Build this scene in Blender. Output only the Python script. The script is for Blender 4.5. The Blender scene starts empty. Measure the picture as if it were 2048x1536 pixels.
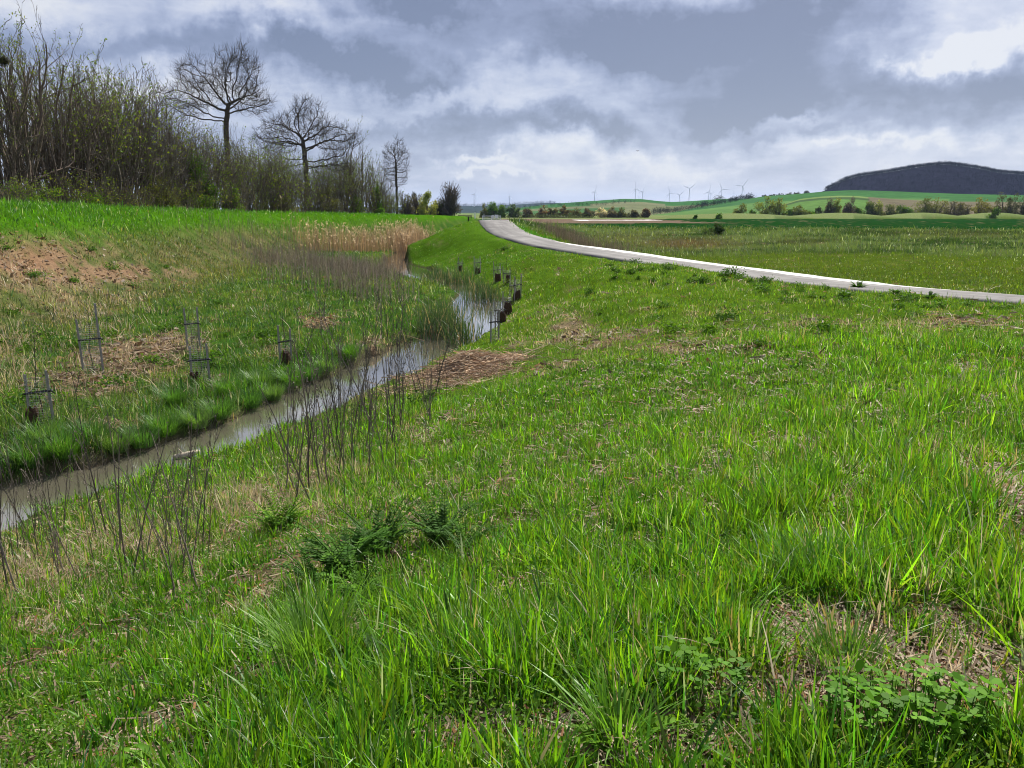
import bpy, math, random
import numpy as np
from mathutils import Vector, Matrix
R = math.radians
sc = bpy.context.scene
COL = sc.collection
rng = np.random.default_rng(7)

# ------------------------------------------------------------------ camera
F = 1538.0                       # focal length in pixels of the 2048 px wide picture
PITCH = R(12.6)
SP, CP = math.sin(PITCH), math.cos(PITCH)
cd = bpy.data.cameras.new('camera'); cam = bpy.data.objects.new('camera', cd); COL.objects.link(cam)
cd.sensor_width = 36; cd.lens = F*36/2048; cd.clip_start = .05; cd.clip_end = 30000
cam.location = (0, 0, 0); cam.rotation_euler = (R(90)-PITCH, 0, 0)      # eye level is z = 0
sc.camera = cam

# ------------------------------------------------------------------ exposure, render
sc.view_settings.view_transform = 'Standard'; sc.view_settings.look = 'None'
sc.view_settings.exposure = 0.75; sc.view_settings.gamma = 1; sc.view_settings.use_curve_mapping = False
sc.cycles.use_denoising = True; sc.cycles.filter_width = 1.0
sc.cycles.max_bounces = 6; sc.cycles.diffuse_bounces = 3; sc.cycles.glossy_bounces = 2
sc.cycles.transmission_bounces = 4; sc.cycles.transparent_max_bounces = 6; sc.cycles.volume_bounces = 0

def ray(px, py):
    x = (px-1024)/F; v = (768-py)/F
    return np.array([x, CP+v*SP, -SP+v*CP])
def U(px, py, z):
    d = ray(px, py); t = z/d[2]; return d*t
def azel(px, py):
    d = ray(px, py); d = d/np.linalg.norm(d)
    return math.atan2(d[0], d[1]), math.asin(d[2])

# ------------------------------------------------------------------ sun
SUN_AZ, SUN_EL = R(24), R(45)    # clockwise from the view direction
sl = bpy.data.lights.new('sun', 'SUN'); sl.energy = 5.0; sl.angle = R(.5); sl.color = (1, .95, .86)
so = bpy.data.objects.new('sun', sl); COL.objects.link(so)
to_sun = Vector((math.sin(SUN_AZ)*math.cos(SUN_EL), math.cos(SUN_AZ)*math.cos(SUN_EL), math.sin(SUN_EL)))
so.rotation_euler = to_sun.to_track_quat('Z', 'Y').to_euler()

# ------------------------------------------------------------------ sky
w = bpy.data.worlds.new('World'); sc.world = w; w.use_nodes = True
nt = w.node_tree; nt.nodes.clear()
def nd(tree, t, **kw):
    n = tree.nodes.new(t)
    for k, v in kw.items(): setattr(n, k, v)
    return n
class Ex:
    """tiny expression builder over Math nodes"""
    def __init__(s, tree): s.t = tree
    def m(s, op, *a):
        n = nd(s.t, 'ShaderNodeMath', operation=op)
        for i, x in enumerate(a):
            if hasattr(x, 'is_output'): s.t.links.new(x, n.inputs[i])
            else: n.inputs[i].default_value = x
        return n.outputs[0]
def build_sky():
    E = Ex(nt); m = E.m; L = nt.links.new
    out = nd(nt, 'ShaderNodeOutputWorld'); bg = nd(nt, 'ShaderNodeBackground'); bg.inputs['Strength'].default_value = .1
    L(bg.outputs[0], out.inputs[0])
    sky = nd(nt, 'ShaderNodeTexSky', sky_type='NISHITA', sun_disc=False)
    sky.sun_elevation = SUN_EL; sky.sun_rotation = SUN_AZ; sky.air_density = 1; sky.dust_density = 1.2
    tc = nd(nt, 'ShaderNodeTexCoord'); D = tc.outputs['Generated']
    sx = nd(nt, 'ShaderNodeSeparateXYZ'); L(D, sx.inputs[0]); X, Y, Z = sx.outputs
    zz = m('MAXIMUM', Z, 0.0)
    inv = m('DIVIDE', 1.0, m('ADD', zz, .13))
    cp = nd(nt, 'ShaderNodeCombineXYZ'); L(m('MULTIPLY', X, inv), cp.inputs[0]); L(m('MULTIPLY', Y, inv), cp.inputs[1])
    def noise(vec, scale, detail, rough=.55, dist=0., off=0.):
        n = nd(nt, 'ShaderNodeTexNoise'); n.inputs['Scale'].default_value = scale; n.inputs['Detail'].default_value = detail
        n.inputs['Roughness'].default_value = rough; n.inputs['Distortion'].default_value = dist
        mp = nd(nt, 'ShaderNodeMapping'); mp.inputs['Location'].default_value = (off, off*.7, off*.3)
        L(vec, mp.inputs[0]); L(mp.outputs[0], n.inputs['Vector']); return n
    # angles in degrees, pushed about by noise so that edges billow
    ang = lambda y, x: m('MULTIPLY', m('ARCTAN2', y, x), 57.2958)
    az = ang(X, Y); el = m('MULTIPLY', m('ARCSINE', Z), 57.2958)
    wn = noise(D, 7.0, 6, .6, 0, 3.1); ws = nd(nt, 'ShaderNodeSeparateXYZ'); L(wn.outputs['Color'], ws.inputs[0])
    wn2 = noise(D, 28.0, 5, .6, 0, 9.7); ws2 = nd(nt, 'ShaderNodeSeparateXYZ'); L(wn2.outputs['Color'], ws2.inputs[0])
    def warp(base, o, a, o2, b):
        return m('ADD', base, m('ADD', m('MULTIPLY', m('SUBTRACT', o, .5), a), m('MULTIPLY', m('SUBTRACT', o2, .5), b)))
    azw = warp(az, ws.outputs[0], 15, ws2.outputs[0], 5.0); elw = warp(el, ws.outputs[1], 7, ws2.outputs[1], 3.4)
    blobs = [(720,125,190,36,.62),(850,152,110,16,.40),(830,14,120,24,.62),(1350,50,330,52,.85),(1590,165,220,50,.80),
             (1500,214,95,20,.50),(1050,255,260,26,.42),(1180,262,70,14,.32),(200,95,220,28,.34),(1330,112,230,20,.40),
             (1950,195,170,34,.45),(1640,255,170,14,.22),(800,238,260,16,.26),(560,100,160,22,.28),(1700,30,130,34,.35),(620,300,300,40,.20),
             (1930,112,85,24,-.75),(1150,182,190,40,.0),(1850,34,150,34,-.22),(960,316,60,9,-.45),(990,347,50,8,-.42),
             (1300,200,100,26,-.12),(330,200,160,26,-.35),(1560,232,130,14,-.25),(1290,320,260,22,-.22),(480,20,160,28,-.2),
             (60,10,150,40,-.2),(1010,120,70,24,-.25),(1850,300,120,14,-.3),(1660,300,60,9,-.25)]
    acc = None
    for px, py, sxp, syp, a in blobs:
        A, B = azel(px, py); A = math.degrees(A); B = math.degrees(B)
        sa = sxp*.0373; sb = syp*.0373
        q = m('ADD', m('POWER', m('ABSOLUTE', m('DIVIDE', m('SUBTRACT', azw, A), sa)), 2.0),
              m('POWER', m('ABSOLUTE', m('DIVIDE', m('SUBTRACT', elw, B), sb)), 2.0))
        g = m('MULTIPLY', m('EXPONENT', m('MULTIPLY', q, -1.0)), a)
        acc = g if acc is None else m('ADD', acc, g)
    dv = nd(nt, 'ShaderNodeCombineXYZ'); L(X, dv.inputs[0]); L(Y, dv.inputs[1]); L(m('MULTIPLY', Z, 2.3), dv.inputs[2])
    n1 = noise(cp.outputs[0], 1.1, 8, .58, .25, 1.7); n2 = noise(dv.outputs[0], 5.5, 9, .58, .3, 5.3)
    dk = m('ADD', m('ADD', m('MULTIPLY', m('SUBTRACT', n1.outputs['Fac'], .5), .62), m('MULTIPLY', m('SUBTRACT', n2.outputs['Fac'], .5), .75)), .335)
    n3 = noise(dv.outputs[0], 15., 8, .6, .4, 8.3); dk = m('ADD', dk, m('MULTIPLY', m('SUBTRACT', n3.outputs['Fac'], .5), .6))
    dk = m('ADD', m('MULTIPLY', m('SUBTRACT', m('ADD', dk, acc), .42), 1.18), .43)
    rp = nd(nt, 'ShaderNodeValToRGB'); L(dk, rp.inputs[0]); e = rp.color_ramp.elements
    e[0].position = 0.0; e[0].color = (.92,.93,.98,1); e[1].position = 1.0; e[1].color = (.175,.218,.36,1)
    for p, c in ((.17,(.72,.76,.91,1)),(.38,(.50,.56,.76,1)),(.64,(.31,.368,.565,1))):
        x = e.new(p); x.color = c
    # paler towards the horizon
    hz = m('EXPONENT', m('MULTIPLY', m('MAXIMUM', el, 0.0), -.24))
    mixh = nd(nt, 'ShaderNodeMix', data_type='RGBA'); L(m('MULTIPLY', hz, .58), mixh.inputs[0]); L(rp.outputs[0], mixh.inputs[6]); mixh.inputs[7].default_value = (.62,.70,.90,1)
    mul = nd(nt, 'ShaderNodeVectorMath', operation='SCALE'); L(mixh.outputs[2], mul.inputs[0]); mul.inputs[3].default_value = 4.95
    fin = nd(nt, 'ShaderNodeMix', data_type='RGBA'); fin.inputs[0].default_value = .90
    L(sky.outputs[0], fin.inputs[6]); L(mul.outputs[0], fin.inputs[7]); L(fin.outputs[2], bg.inputs['Color'])
build_sky()

# ------------------------------------------------------------------ helpers
def hash2(ix, iy, s):
    h = (ix.astype(np.int64)*374761393 + iy.astype(np.int64)*668265263 + s*974634721) & 0x7fffffff
    h = ((h ^ (h >> 13))*1274126177) & 0x7fffffff
    return ((h ^ (h >> 16)) & 0xffff)/65535.0
def vnoise(x, y, s=0):
    ix = np.floor(x); iy = np.floor(y); fx = x-ix; fy = y-iy
    fx = fx*fx*(3-2*fx); fy = fy*fy*(3-2*fy)
    a = hash2(ix, iy, s); b = hash2(ix+1, iy, s); c = hash2(ix, iy+1, s); d = hash2(ix+1, iy+1, s)
    return (a*(1-fx)+b*fx)*(1-fy)+(c*(1-fx)+d*fx)*fy
def fbm(x, y, s=0, o=4):
    r = 0; a = .5; t = 0
    for i in range(o):
        r = r + a*vnoise(x*2**i+17.3*i, y*2**i-9.1*i, s+i); t += a; a *= .55
    return r/t
def sst(a, b, x):
    t = np.clip((x-a)/(b-a), 0, 1); return t*t*(3-2*t)
def mix(a, b, t): return a*(1-t)+b*t

def tag(o, label=None, cat=None, group=None, kind=None):
    if label: o['label'] = label
    if cat: o['category'] = cat
    if group: o['group'] = group
    if kind: o['kind'] = kind
    return o
def link(o, parent=None):
    COL.objects.link(o)
    if parent is not None: o.parent = parent
    return o
def empty(name, loc=(0,0,0), rz=0, s=1, label=None, cat=None, group=None):
    o = bpy.data.objects.new(name, None); COL.objects.link(o); o.location = loc; o.rotation_euler = (0,0,rz); o.scale = (s,s,s)
    o.empty_display_size = .2
    return tag(o, label, cat, group)
class G:
    """geometry collector: vertices, faces (quads/tris), vertex colours, material index"""
    def __init__(s): s.v = []; s.q = []; s.t = []; s.c = []; s.n = 0; s.qm = []; s.tm = []
    def add(s, v, q=None, t=None, c=None, mi=0):
        v = np.asarray(v, float).reshape(-1,3); s.v.append(v)
        if q is not None and len(q): s.q.append(np.asarray(q, np.int64)+s.n); s.qm.append(np.full(len(q), mi))
        if t is not None and len(t): s.t.append(np.asarray(t, np.int64)+s.n); s.tm.append(np.full(len(t), mi))
        c = np.ones((len(v),3)) if c is None else np.broadcast_to(np.asarray(c, float), (len(v),3))
        s.c.append(c); s.n += len(v); return s
    def mesh(s, name, mats, smooth=False):
        v = np.concatenate(s.v) if s.v else np.zeros((0,3)); c = np.concatenate(s.c)
        q = np.concatenate(s.q) if s.q else np.zeros((0,4), np.int64); t = np.concatenate(s.t) if s.t else np.zeros((0,3), np.int64)
        me = bpy.data.meshes.new(name)
        me.vertices.add(len(v)); me.vertices.foreach_set('co', v.astype(np.float32).ravel())
        nl = len(q)*4+len(t)*3; me.loops.add(nl)
        me.loops.foreach_set('vertex_index', np.concatenate([q.ravel(), t.ravel()]).astype(np.int32))
        me.polygons.add(len(q)+len(t))
        ls = np.concatenate([np.arange(len(q))*4, len(q)*4+np.arange(len(t))*3]).astype(np.int32)
        me.polygons.foreach_set('loop_start', ls)
        mi = np.concatenate([np.concatenate(s.qm) if s.qm else np.zeros(0), np.concatenate(s.tm) if s.tm else np.zeros(0)]).astype(np.int32)
        me.polygons.foreach_set('material_index', mi)
        me.polygons.foreach_set('use_smooth', np.full(len(mi), smooth))
        for m_ in (mats if isinstance(mats, (list, tuple)) else [mats]): me.materials.append(m_)
        at = me.attributes.new('col', 'FLOAT_COLOR', 'POINT')
        at.data.foreach_set('color', np.concatenate([c, np.ones((len(c),1))], 1).astype(np.float32).ravel())
        me.update(calc_edges=True); me.validate()
        return me
    def obj(s, name, mats, parent=None, smooth=False):
        return link(bpy.data.objects.new(name, s.mesh(name, mats, smooth)), parent)
def copy_thing(o, loc, rz=0, s=1, label=None, group=None):
    def cp(a, par):
        b = a.copy(); COL.objects.link(b)
        if par is not None: b.parent = par
        for ch in a.children: cp(ch, b)
        return b
    r = cp(o, None); r.location = loc; r.rotation_euler = (0,0,rz); r.scale = (s,s,s) if np.isscalar(s) else s
    if label: r['label'] = label
    if group: r['group'] = group
    return r
def nrm(a): return a/np.maximum(np.linalg.norm(a, axis=-1, keepdims=True), 1e-9)
def tubes(g, P0, P1, R0, R1, sides=4, c=None, mi=0):
    P0 = np.asarray(P0, float).reshape(-1,3); P1 = np.asarray(P1, float).reshape(-1,3); n = len(P0)
    if n == 0: return
    R0 = np.broadcast_to(R0, (n,)).astype(float); R1 = np.broadcast_to(R1, (n,)).astype(float)
    d = nrm(P1-P0); ref = np.where(np.abs(d[:, 2:3]) < .9, np.array([[0,0,1.]]), np.array([[1.,0,0]]))
    u = nrm(np.cross(d, ref)); v = np.cross(d, u)
    a = np.arange(sides)*2*math.pi/sides
    ring = u[:,None,:]*np.cos(a)[None,:,None]+v[:,None,:]*np.sin(a)[None,:,None]
    V = np.concatenate([P0[:,None]+ring*R0[:,None,None], P1[:,None]+ring*R1[:,None,None]], 1)
    i = np.arange(sides); j = (i+1) % sides
    f = np.stack([i, j, j+sides, i+sides], 1)
    Q = (np.arange(n)*2*sides)[:,None,None]+f[None]
    cc = None if c is None else np.repeat(np.broadcast_to(np.asarray(c,float),(n,3)), 2*sides, 0)
    g.add(V.reshape(-1,3), q=Q.reshape(-1,4), c=cc, mi=mi)
def box(g, c, s, col=None, mi=0, M=None):
    c = np.array(c,float); s = np.array(s,float)/2
    k = np.array([[-1,-1,-1],[1,-1,-1],[1,1,-1],[-1,1,-1],[-1,-1,1],[1,-1,1],[1,1,1],[-1,1,1]],float)*s+c
    if M is not None: k = k@np.array(M)[:3,:3].T
    g.add(k, q=[[0,3,2,1],[4,5,6,7],[0,1,5,4],[1,2,6,5],[2,3,7,6],[3,0,4,7]], c=col, mi=mi)
def blades(g, pos, h, wd, yaw, lean, curve, col, rows=4, side_yaw=None, mi=0, tipcol=1.0):
    n = len(pos)
    T = {4: (0,.4,.75,1.), 3: (0,.55,1.), 5: (0,.3,.6,.85,1.)}[rows]
    Wd = {4: (.75,1.,.62), 3: (.8,.8), 5: (.5,1.,.95,.6)}[rows]
    ld = np.stack([np.cos(yaw), np.sin(yaw), 0*yaw], 1); sy = yaw+math.pi/2 if side_yaw is None else side_yaw
    sd = np.stack([np.cos(sy), np.sin(sy), 0*sy], 1)
    V = []; C = []
    for t, ww in zip(T[:-1], Wd):
        p = pos+ld*(h*(lean*t+curve*t*t))[:,None]; p = p+np.array([0,0,1.])*(h*(t-.35*curve*t*t))[:,None]
        o = sd*(wd*ww*.5)[:,None]; V += [p-o, p+o]; k = col*(1+(tipcol-1)*t); C += [k, k]
    p = pos+ld*(h*(lean+curve))[:,None]+np.array([0,0,1.])*(h*(1-.35*curve))[:,None]; V.append(p); C.append(col*tipcol)
    nv = len(V); V = np.stack(V,1).reshape(-1,3); C = np.stack(C,1).reshape(-1,3); b = np.arange(n)*nv
    Q = [np.stack([b+2*i, b+2*i+1, b+2*i+3, b+2*i+2],1) for i in range(rows-2)]
    Tt = np.stack([b+2*(rows-2), b+2*(rows-2)+1, b+2*(rows-2)+2],1)
    g.add(V, q=np.concatenate(Q) if Q else None, t=Tt, c=C, mi=mi)
def leafquads(g, pos, size, col, r, aspect=.55, flat=0., mi=0):
    """pointed leaves (rhombs), random orientation"""
    n = len(pos); size = np.broadcast_to(size,(n,))
    a = nrm(r.normal(size=(n,3))*np.array([1,1,1-flat*.8])); b = nrm(np.cross(a, r.normal(size=(n,3))))
    if flat: b = nrm(b*np.array([1,1,1-flat*.7]))
    a = a*size[:,None]; b = b*(size*aspect)[:,None]*.5
    V = np.stack([pos, pos+a*.45-b, pos+a, pos+a*.45+b],1).reshape(-1,3)
    q = (np.arange(n)*4)[:,None]+np.arange(4)[None]
    g.add(V, q=q, c=np.repeat(np.broadcast_to(col,(n,3)),4,0), mi=mi)

# ------------------------------------------------------------------ materials
def mat(name, rough=.8, spec=.3, matte=False, base=None, attr=False, bump=None, var=None, transl=0., tint=(1,1,1)):
    m = bpy.data.materials.new(name); m.use_nodes = True; t = m.node_tree; t.nodes.clear(); L = t.links.new
    out = nd(t,'ShaderNodeOutputMaterial'); p = nd(t,'ShaderNodeBsdfPrincipled')
    p.inputs['Roughness'].default_value = rough; p.inputs['Specular IOR Level'].default_value = spec
    col = None
    if attr:
        a = nd(t,'ShaderNodeAttribute'); a.attribute_name = 'col'; col = a.outputs['Color']
    else:
        rgb = nd(t,'ShaderNodeRGB'); rgb.outputs[0].default_value = (*base,1); col = rgb.outputs[0]
    tc = nd(t,'ShaderNodeTexCoord')
    for sc_, lo, hi, det in (var or []):
        n = nd(t,'ShaderNodeTexNoise'); n.inputs['Scale'].default_value = sc_; n.inputs['Detail'].default_value = det; n.inputs['Roughness'].default_value = .65
        L(tc.outputs['Object'], n.inputs['Vector'])
        mr = nd(t,'ShaderNodeMapRange'); mr.inputs[1].default_value = .3; mr.inputs[2].default_value = .7; mr.inputs[3].default_value = lo; mr.inputs[4].default_value = hi
        L(n.outputs['Fac'], mr.inputs[0])
        s = nd(t,'ShaderNodeVectorMath', operation='SCALE'); L(col, s.inputs[0]); L(mr.outputs[0], s.inputs[3]); col = s.outputs[0]
    L(col, p.inputs['Base Color'])
    if bump:
        n = nd(t,'ShaderNodeTexNoise'); n.inputs['Scale'].default_value = bump[0]; n.inputs['Detail'].default_value = 6
        L(tc.outputs['Object'], n.inputs['Vector']); b = nd(t,'ShaderNodeBump'); b.inputs['Strength'].default_value = bump[1]; b.inputs['Distance'].default_value = bump[2]
        L(n.outputs['Fac'], b.inputs['Height']); L(b.outputs[0], p.inputs['Normal'])
    if transl:
        tr = nd(t,'ShaderNodeBsdfTranslucent'); s = nd(t,'ShaderNodeVectorMath', operation='MULTIPLY'); L(col, s.inputs[0]); s.inputs[1].default_value = tint
        L(s.outputs[0], tr.inputs[0]); mx = nd(t,'ShaderNodeMixShader'); mx.inputs[0].default_value = transl
        L(p.outputs[0], mx.inputs[1]); L(tr.outputs[0], mx.inputs[2]); L(mx.outputs[0], out.inputs[0])
    elif matte:
        df = nd(t,'ShaderNodeBsdfDiffuse'); L(col, df.inputs[0]); L(df.outputs[0], out.inputs[0])
        if bump: L(b.outputs[0], df.inputs['Normal'])
    else: L(p.outputs[0], out.inputs[0])
    return m
M_ground = mat('soil_and_turf', .95, .1, matte=True, attr=True, var=[(1.3,.8,1.2,6),(9,.72,1.3,5),(60,.65,1.35,3)], bump=(14,.7,.06))
M_grass = mat('grass_blade', .45, .35, attr=True, transl=.40, tint=(1.3,1.3,.5))
M_dry = mat('dry_straw', .6, .3, attr=True, transl=.4, tint=(1.1,1,.85))
M_leaf = mat('leaf', .55, .07, attr=True, transl=.4, tint=(1.4,1.25,.6))
M_cattail = mat('cattail_leaf', .4, .4, attr=True, transl=.25, tint=(1.3,1.2,.6))
M_bark = mat('bark', .9, .1, attr=True, var=[(6,.6,1.35,5)])
M_hill = mat('far_fields', .95, .1, matte=True, attr=True, var=[(.012,.85,1.15,5),(.09,.8,1.2,4)])
M_stalk = mat('dead_stalk', .8, .2, attr=True, var=[(8,.75,1.25,4)])
M_path = mat('worn_asphalt', .85, .25, base=(.165,.157,.15), var=[(.22,.72,1.2,7),(1.4,.85,1.15,7),(9,.86,1.12,5),(70,.75,1.25,4)], bump=(90,.35,.008))
def path_material():
    m = M_path; t = m.node_tree; L = t.links.new; p = next(n for n in t.nodes if n.type == 'BSDF_PRINCIPLED'); old = p.inputs['Base Color'].links[0].from_socket
    a = nd(t,'ShaderNodeAttribute'); a.attribute_name = 'col'        # across and along the path
    def nz(scale, det, lo, hi, src):
        mp = nd(t,'ShaderNodeMapping'); mp.inputs['Scale'].default_value = scale; L(a.outputs['Vector'], mp.inputs[0]); n = nd(t,'ShaderNodeTexNoise'); n.inputs['Scale'].default_value = 1; n.inputs['Detail'].default_value = det; L(mp.outputs[0], n.inputs['Vector'])
        mr = nd(t,'ShaderNodeMapRange'); mr.inputs[1].default_value = .38; mr.inputs[2].default_value = .64; mr.inputs[3].default_value = lo; mr.inputs[4].default_value = hi; L(n.outputs['Fac'], mr.inputs[0])
        s = nd(t,'ShaderNodeVectorMath', operation='SCALE'); L(src, s.inputs[0]); L(mr.outputs[0], s.inputs[3]); return s.outputs[0]
    c = nz((1.3,.05,1), 4, .72, 1.18, old); c = nz((.5,.55,1), 6, .82, 1.12, c); c = nz((.2,1.4,1), 3, .92, 1.05, c); L(c, p.inputs['Base Color'])
path_material()
M_gravel = mat('pale_limestone_gravel', .9, .2, base=(.58,.565,.535), var=[(1.2,.86,1.1,5),(40,.75,1.15,4)], bump=(45,.8,.03))
M_stake = mat('weathered_stake', .85, .2, base=(.25,.235,.215), var=[(9,.75,1.25,5)])
M_wire = mat('galvanised_wire', .45, .5, base=(.34,.34,.33))
M_strap = mat('black_rubber_strap', .55, .3, base=(.012,.012,.014))
M_mat = mat('brown_coir_mat', .95, .1, base=(.055,.034,.022), var=[(18,.6,1.5,5)], bump=(60,.8,.02))
M_white = mat('turbine_paint', .5, .3, base=(.78,.8,.82))
M_wood = mat('pale_driftwood', .85, .2, base=(.42,.36,.27), var=[(7,.6,1.3,5)])
M_sign = mat('white_sign_paint', .5, .3, base=(.75,.75,.75))
M_metal = mat('grey_post_metal', .5, .4, base=(.22,.22,.23))

# ------------------------------------------------------------------ the lie of the land
def cr(pts, n=14):
    """Catmull-Rom through pts"""
    P = np.array(pts, float); P = np.vstack([2*P[0]-P[1], P, 2*P[-1]-P[-2]]); o = []
    for i in range(1, len(P)-2):
        t = np.linspace(0,1,n,endpoint=False)[:,None]; a,b,c,d = P[i-1:i+3]
        o.append(.5*((2*b)+(c-a)*t+(2*a-5*b+4*c-d)*t**2+(3*b-a-3*c+d)*t**3))
    return np.vstack(o+[P[-2:-1]])
def polydist(x, y, P):
    """distance to polyline, arc parameter (index, fractional), signed side (+ = right of travel)"""
    best = np.full(x.shape, 1e18); par = np.zeros(x.shape); sg = np.zeros(x.shape)
    for i in range(len(P)-1):
        a = P[i,:2]; b = P[i+1,:2]; e = b-a; l2 = e@e+1e-12
        t = np.clip(((x-a[0])*e[0]+(y-a[1])*e[1])/l2, 0, 1); dx = x-a[0]-t*e[0]; dy = y-a[1]-t*e[1]; d = dx*dx+dy*dy
        k = d < best; best = np.where(k, d, best); par = np.where(k, i+t, par); sg = np.where(k, np.sign(e[1]*dx-e[0]*dy), sg)
    return np.sqrt(best), par, sg
WATER = -4.5
# stream: centre and half width, from upstream of the camera to the reeds far ahead
ST = cr([(-17.5,-12,.8),(-12.6,1,.8),(-9.4,7.5,.82)]+[(*U(a,b,WATER)[:2],c) for a,b,c in ((0,1022,.84),(300,926,.84),(450,878,.84),(570,826,.86),(690,772,.98),(790,724,1.1))]+[(-3.1,24.6,1.1),(-2.3,27.5,1.15),
         (-1.7,31.5,1.05),(-1.5,35.5,1.3),(-1.75,40,1.3),(-2.2,44,1.0),(-3.4,48.5,1.1),(-5.8,54,1.3),(-8.3,61.5,1.9),(-10.6,70,1.2),(-12,85,1.2),(-12,110,1.2),(-9,150,1.2)], 8)
# path: right hand edge -> centre line with z
PE = [(40,-2,-3.2),(31,14,-3.2),(24,25.5,-3.2),(20.3,30.3,-3.2),(17,34.2,-3.19),(15.1,37.4,-3.15),(13.3,41.4,-3.05),(11,45.6,-2.92),(8.2,51.4,-2.7),(5.0,58.5,-2.45),
      (3.1,64.3,-2.17),(1.7,70,-1.9),(.75,75.5,-1.5),(.1,82,-1.06),(-.3,88,-.88),(-.7,94,-1.0),(-1.6,110,-1.7),(-3,140,-2.3)]
PEs = cr(PE, 8)
tg = np.gradient(PEs[:,:2], axis=0); tg = nrm(tg); HW = 1.7
PC = PEs.copy(); PC[:,0] += -tg[:,1]*HW; PC[:,1] += tg[:,0]*HW      # shifted to the left of travel
DY = cr([(-21,-30,.35),(-24,5,.35),(-27,42,.33),(-29.6,85,.0),(-26.5,130,-.25),(-20,175,-.6),(-17,235,-1.1),(-19,330,-1.8)], 8)
FB = cr([(95,455,-1.2),(150,450,-.5),(300,440,-.2),(520,420,-.1),(900,330,0)], 4)
ctl = [(0,0,-1.62),(1.5,.5,-1.62),(4,-3,-1.6),(-2,-1,-1.9),(-4,3,-3.0),(-6,-3,-3.4),(8,0,-1.9),(14,4,-2.4),(24,6,-3.0),(10,10,-1.95),(17,17,-2.75),(20,23,-3.05)]
for px,py,z in [(1024,1500,-1.74),(1600,1500,-1.6),(400,1500,-1.95),(1024,1200,-2.2),(1500,1200,-1.78),(2048,1200,-1.66),(300,1250,-2.95),(600,1200,-2.6),(1024,1000,-2.72),(1500,950,-2.15),(2048,900,-1.9),
                (2048,750,-2.2),(1700,760,-2.3),(1024,850,-3.3),(1400,760,-2.6),(1250,800,-2.85),(0,1200,-3.55),(500,1020,-3.6),(700,920,-3.75),(820,850,-3.8),(1024,760,-3.75),
                (1150,680,-3.5),(1400,680,-2.75),(1100,620,-3.55),(1250,600,-2.95),(1500,640,-2.75),(1750,640,-2.85),(1950,650,-2.9),(1200,550,-2.85),(1420,590,-2.85),(1100,560,-3.2),(1020,560,-3.75),
                (1050,600,-4.0),(1020,660,-4.15),(985,680,-4.2)]:
    ctl.append(tuple(U(px,py,z)))
for p in PC[::6]: ctl.append(tuple(p))
s_tg = nrm(np.gradient(ST[:,:2], axis=0))
for i in range(0, len(ST), 6):
    for sgn, off, z in ((1,.6,-4.35),(-1,.6,-4.3),(-1,3.5,-4.1),(-1,7,-4.0)):
        n_ = np.array([s_tg[i,1], -s_tg[i,0]])*sgn; q = ST[i,:2]+n_*(ST[i,2]+off); ctl.append((q[0],q[1],z))
for i in range(2, len(DY), 6):
    ctl.append((DY[i,0]+8,DY[i,1],-3.9)); ctl.append((DY[i,0]-9,DY[i,1],-3.8))
ctl += [(-3.9,80,-1.0),(-7.8,80,-2.3),(-10,79,-3.5),(-4.5,88,-1.0),(-8,90,-2.5),(-5,100,-1.5),(-8.5,72,-3.3),(-5,70,-2.45),(-3,62,-3.0),(-1,56,-3.2),(1,50,-3.0),(3,44,-3.05),(-6,64,-3.95)]
ctl += [(3,82,-1.7),(5.5,76,-2.6),(8,84,-3.5),(6.5,66,-3.2),(10,60,-3.5),(13,50,-3.6),(17,44,-3.7),(22,38,-3.75),(28,30,-3.75),(36,20,-3.8),(30,50,-3.75),(50,50,-3.75),(25,70,-3.75),(50,76,-3.75),(80,76,-3.75),(12,100,-3.6),(4,110,-3.2),
        (30,108,-2.95),(60,108,-2.95),(90,108,-2.95),(20,150,-3.3),(60,150,-3.3),(100,150,-3.3),(0,160,-3.0),(60,25,-3.8),(45,0,-3.6)]
ctl = np.array(ctl); 
_k = [0]
for i in range(1, len(ctl)):
    if np.min(np.hypot(ctl[i,0]-ctl[_k,0], ctl[i,1]-ctl[_k,1])) > .5: _k.append(i)
ctl = ctl[_k]
def tps_fit(P, lam=.02):
    # radial coordinate is compressed so that near and far points weigh alike
    n = len(P); X = P[:,:2]; r = np.hypot(X[:,None,0]-X[None,:,0], X[:,None,1]-X[None,:,1]); K = np.where(r>0, r*r*np.log(r+1e-12), 0)+lam*np.eye(n)*r.mean()
    A = np.zeros((n+3,n+3)); A[:n,:n] = K; A[:n,n] = 1; A[:n,n+1:] = X; A[n,:n] = 1; A[n+1:,:n] = X.T
    return np.linalg.solve(A, np.concatenate([P[:,2],[0,0,0]]))
_w = tps_fit(ctl)
def tps(x, y):
    o = np.empty(x.shape); n = len(ctl)
    for s in range(0, len(x), 20000):
        a = x[s:s+20000]; b = y[s:s+20000]; r2 = (a[:,None]-ctl[None,:,0])**2+(b[:,None]-ctl[None,:,1])**2
        o[s:s+20000] = (.5*r2*np.log(r2+1e-12))@_w[:n]+_w[n]+_w[n+1]*a+_w[n+2]*b
    return o
def at(P, par, k):
    i = np.clip(np.floor(par).astype(int), 0, len(P)-2); t = par-i; return P[i,k]*(1-t)+P[i+1,k]*t
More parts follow.
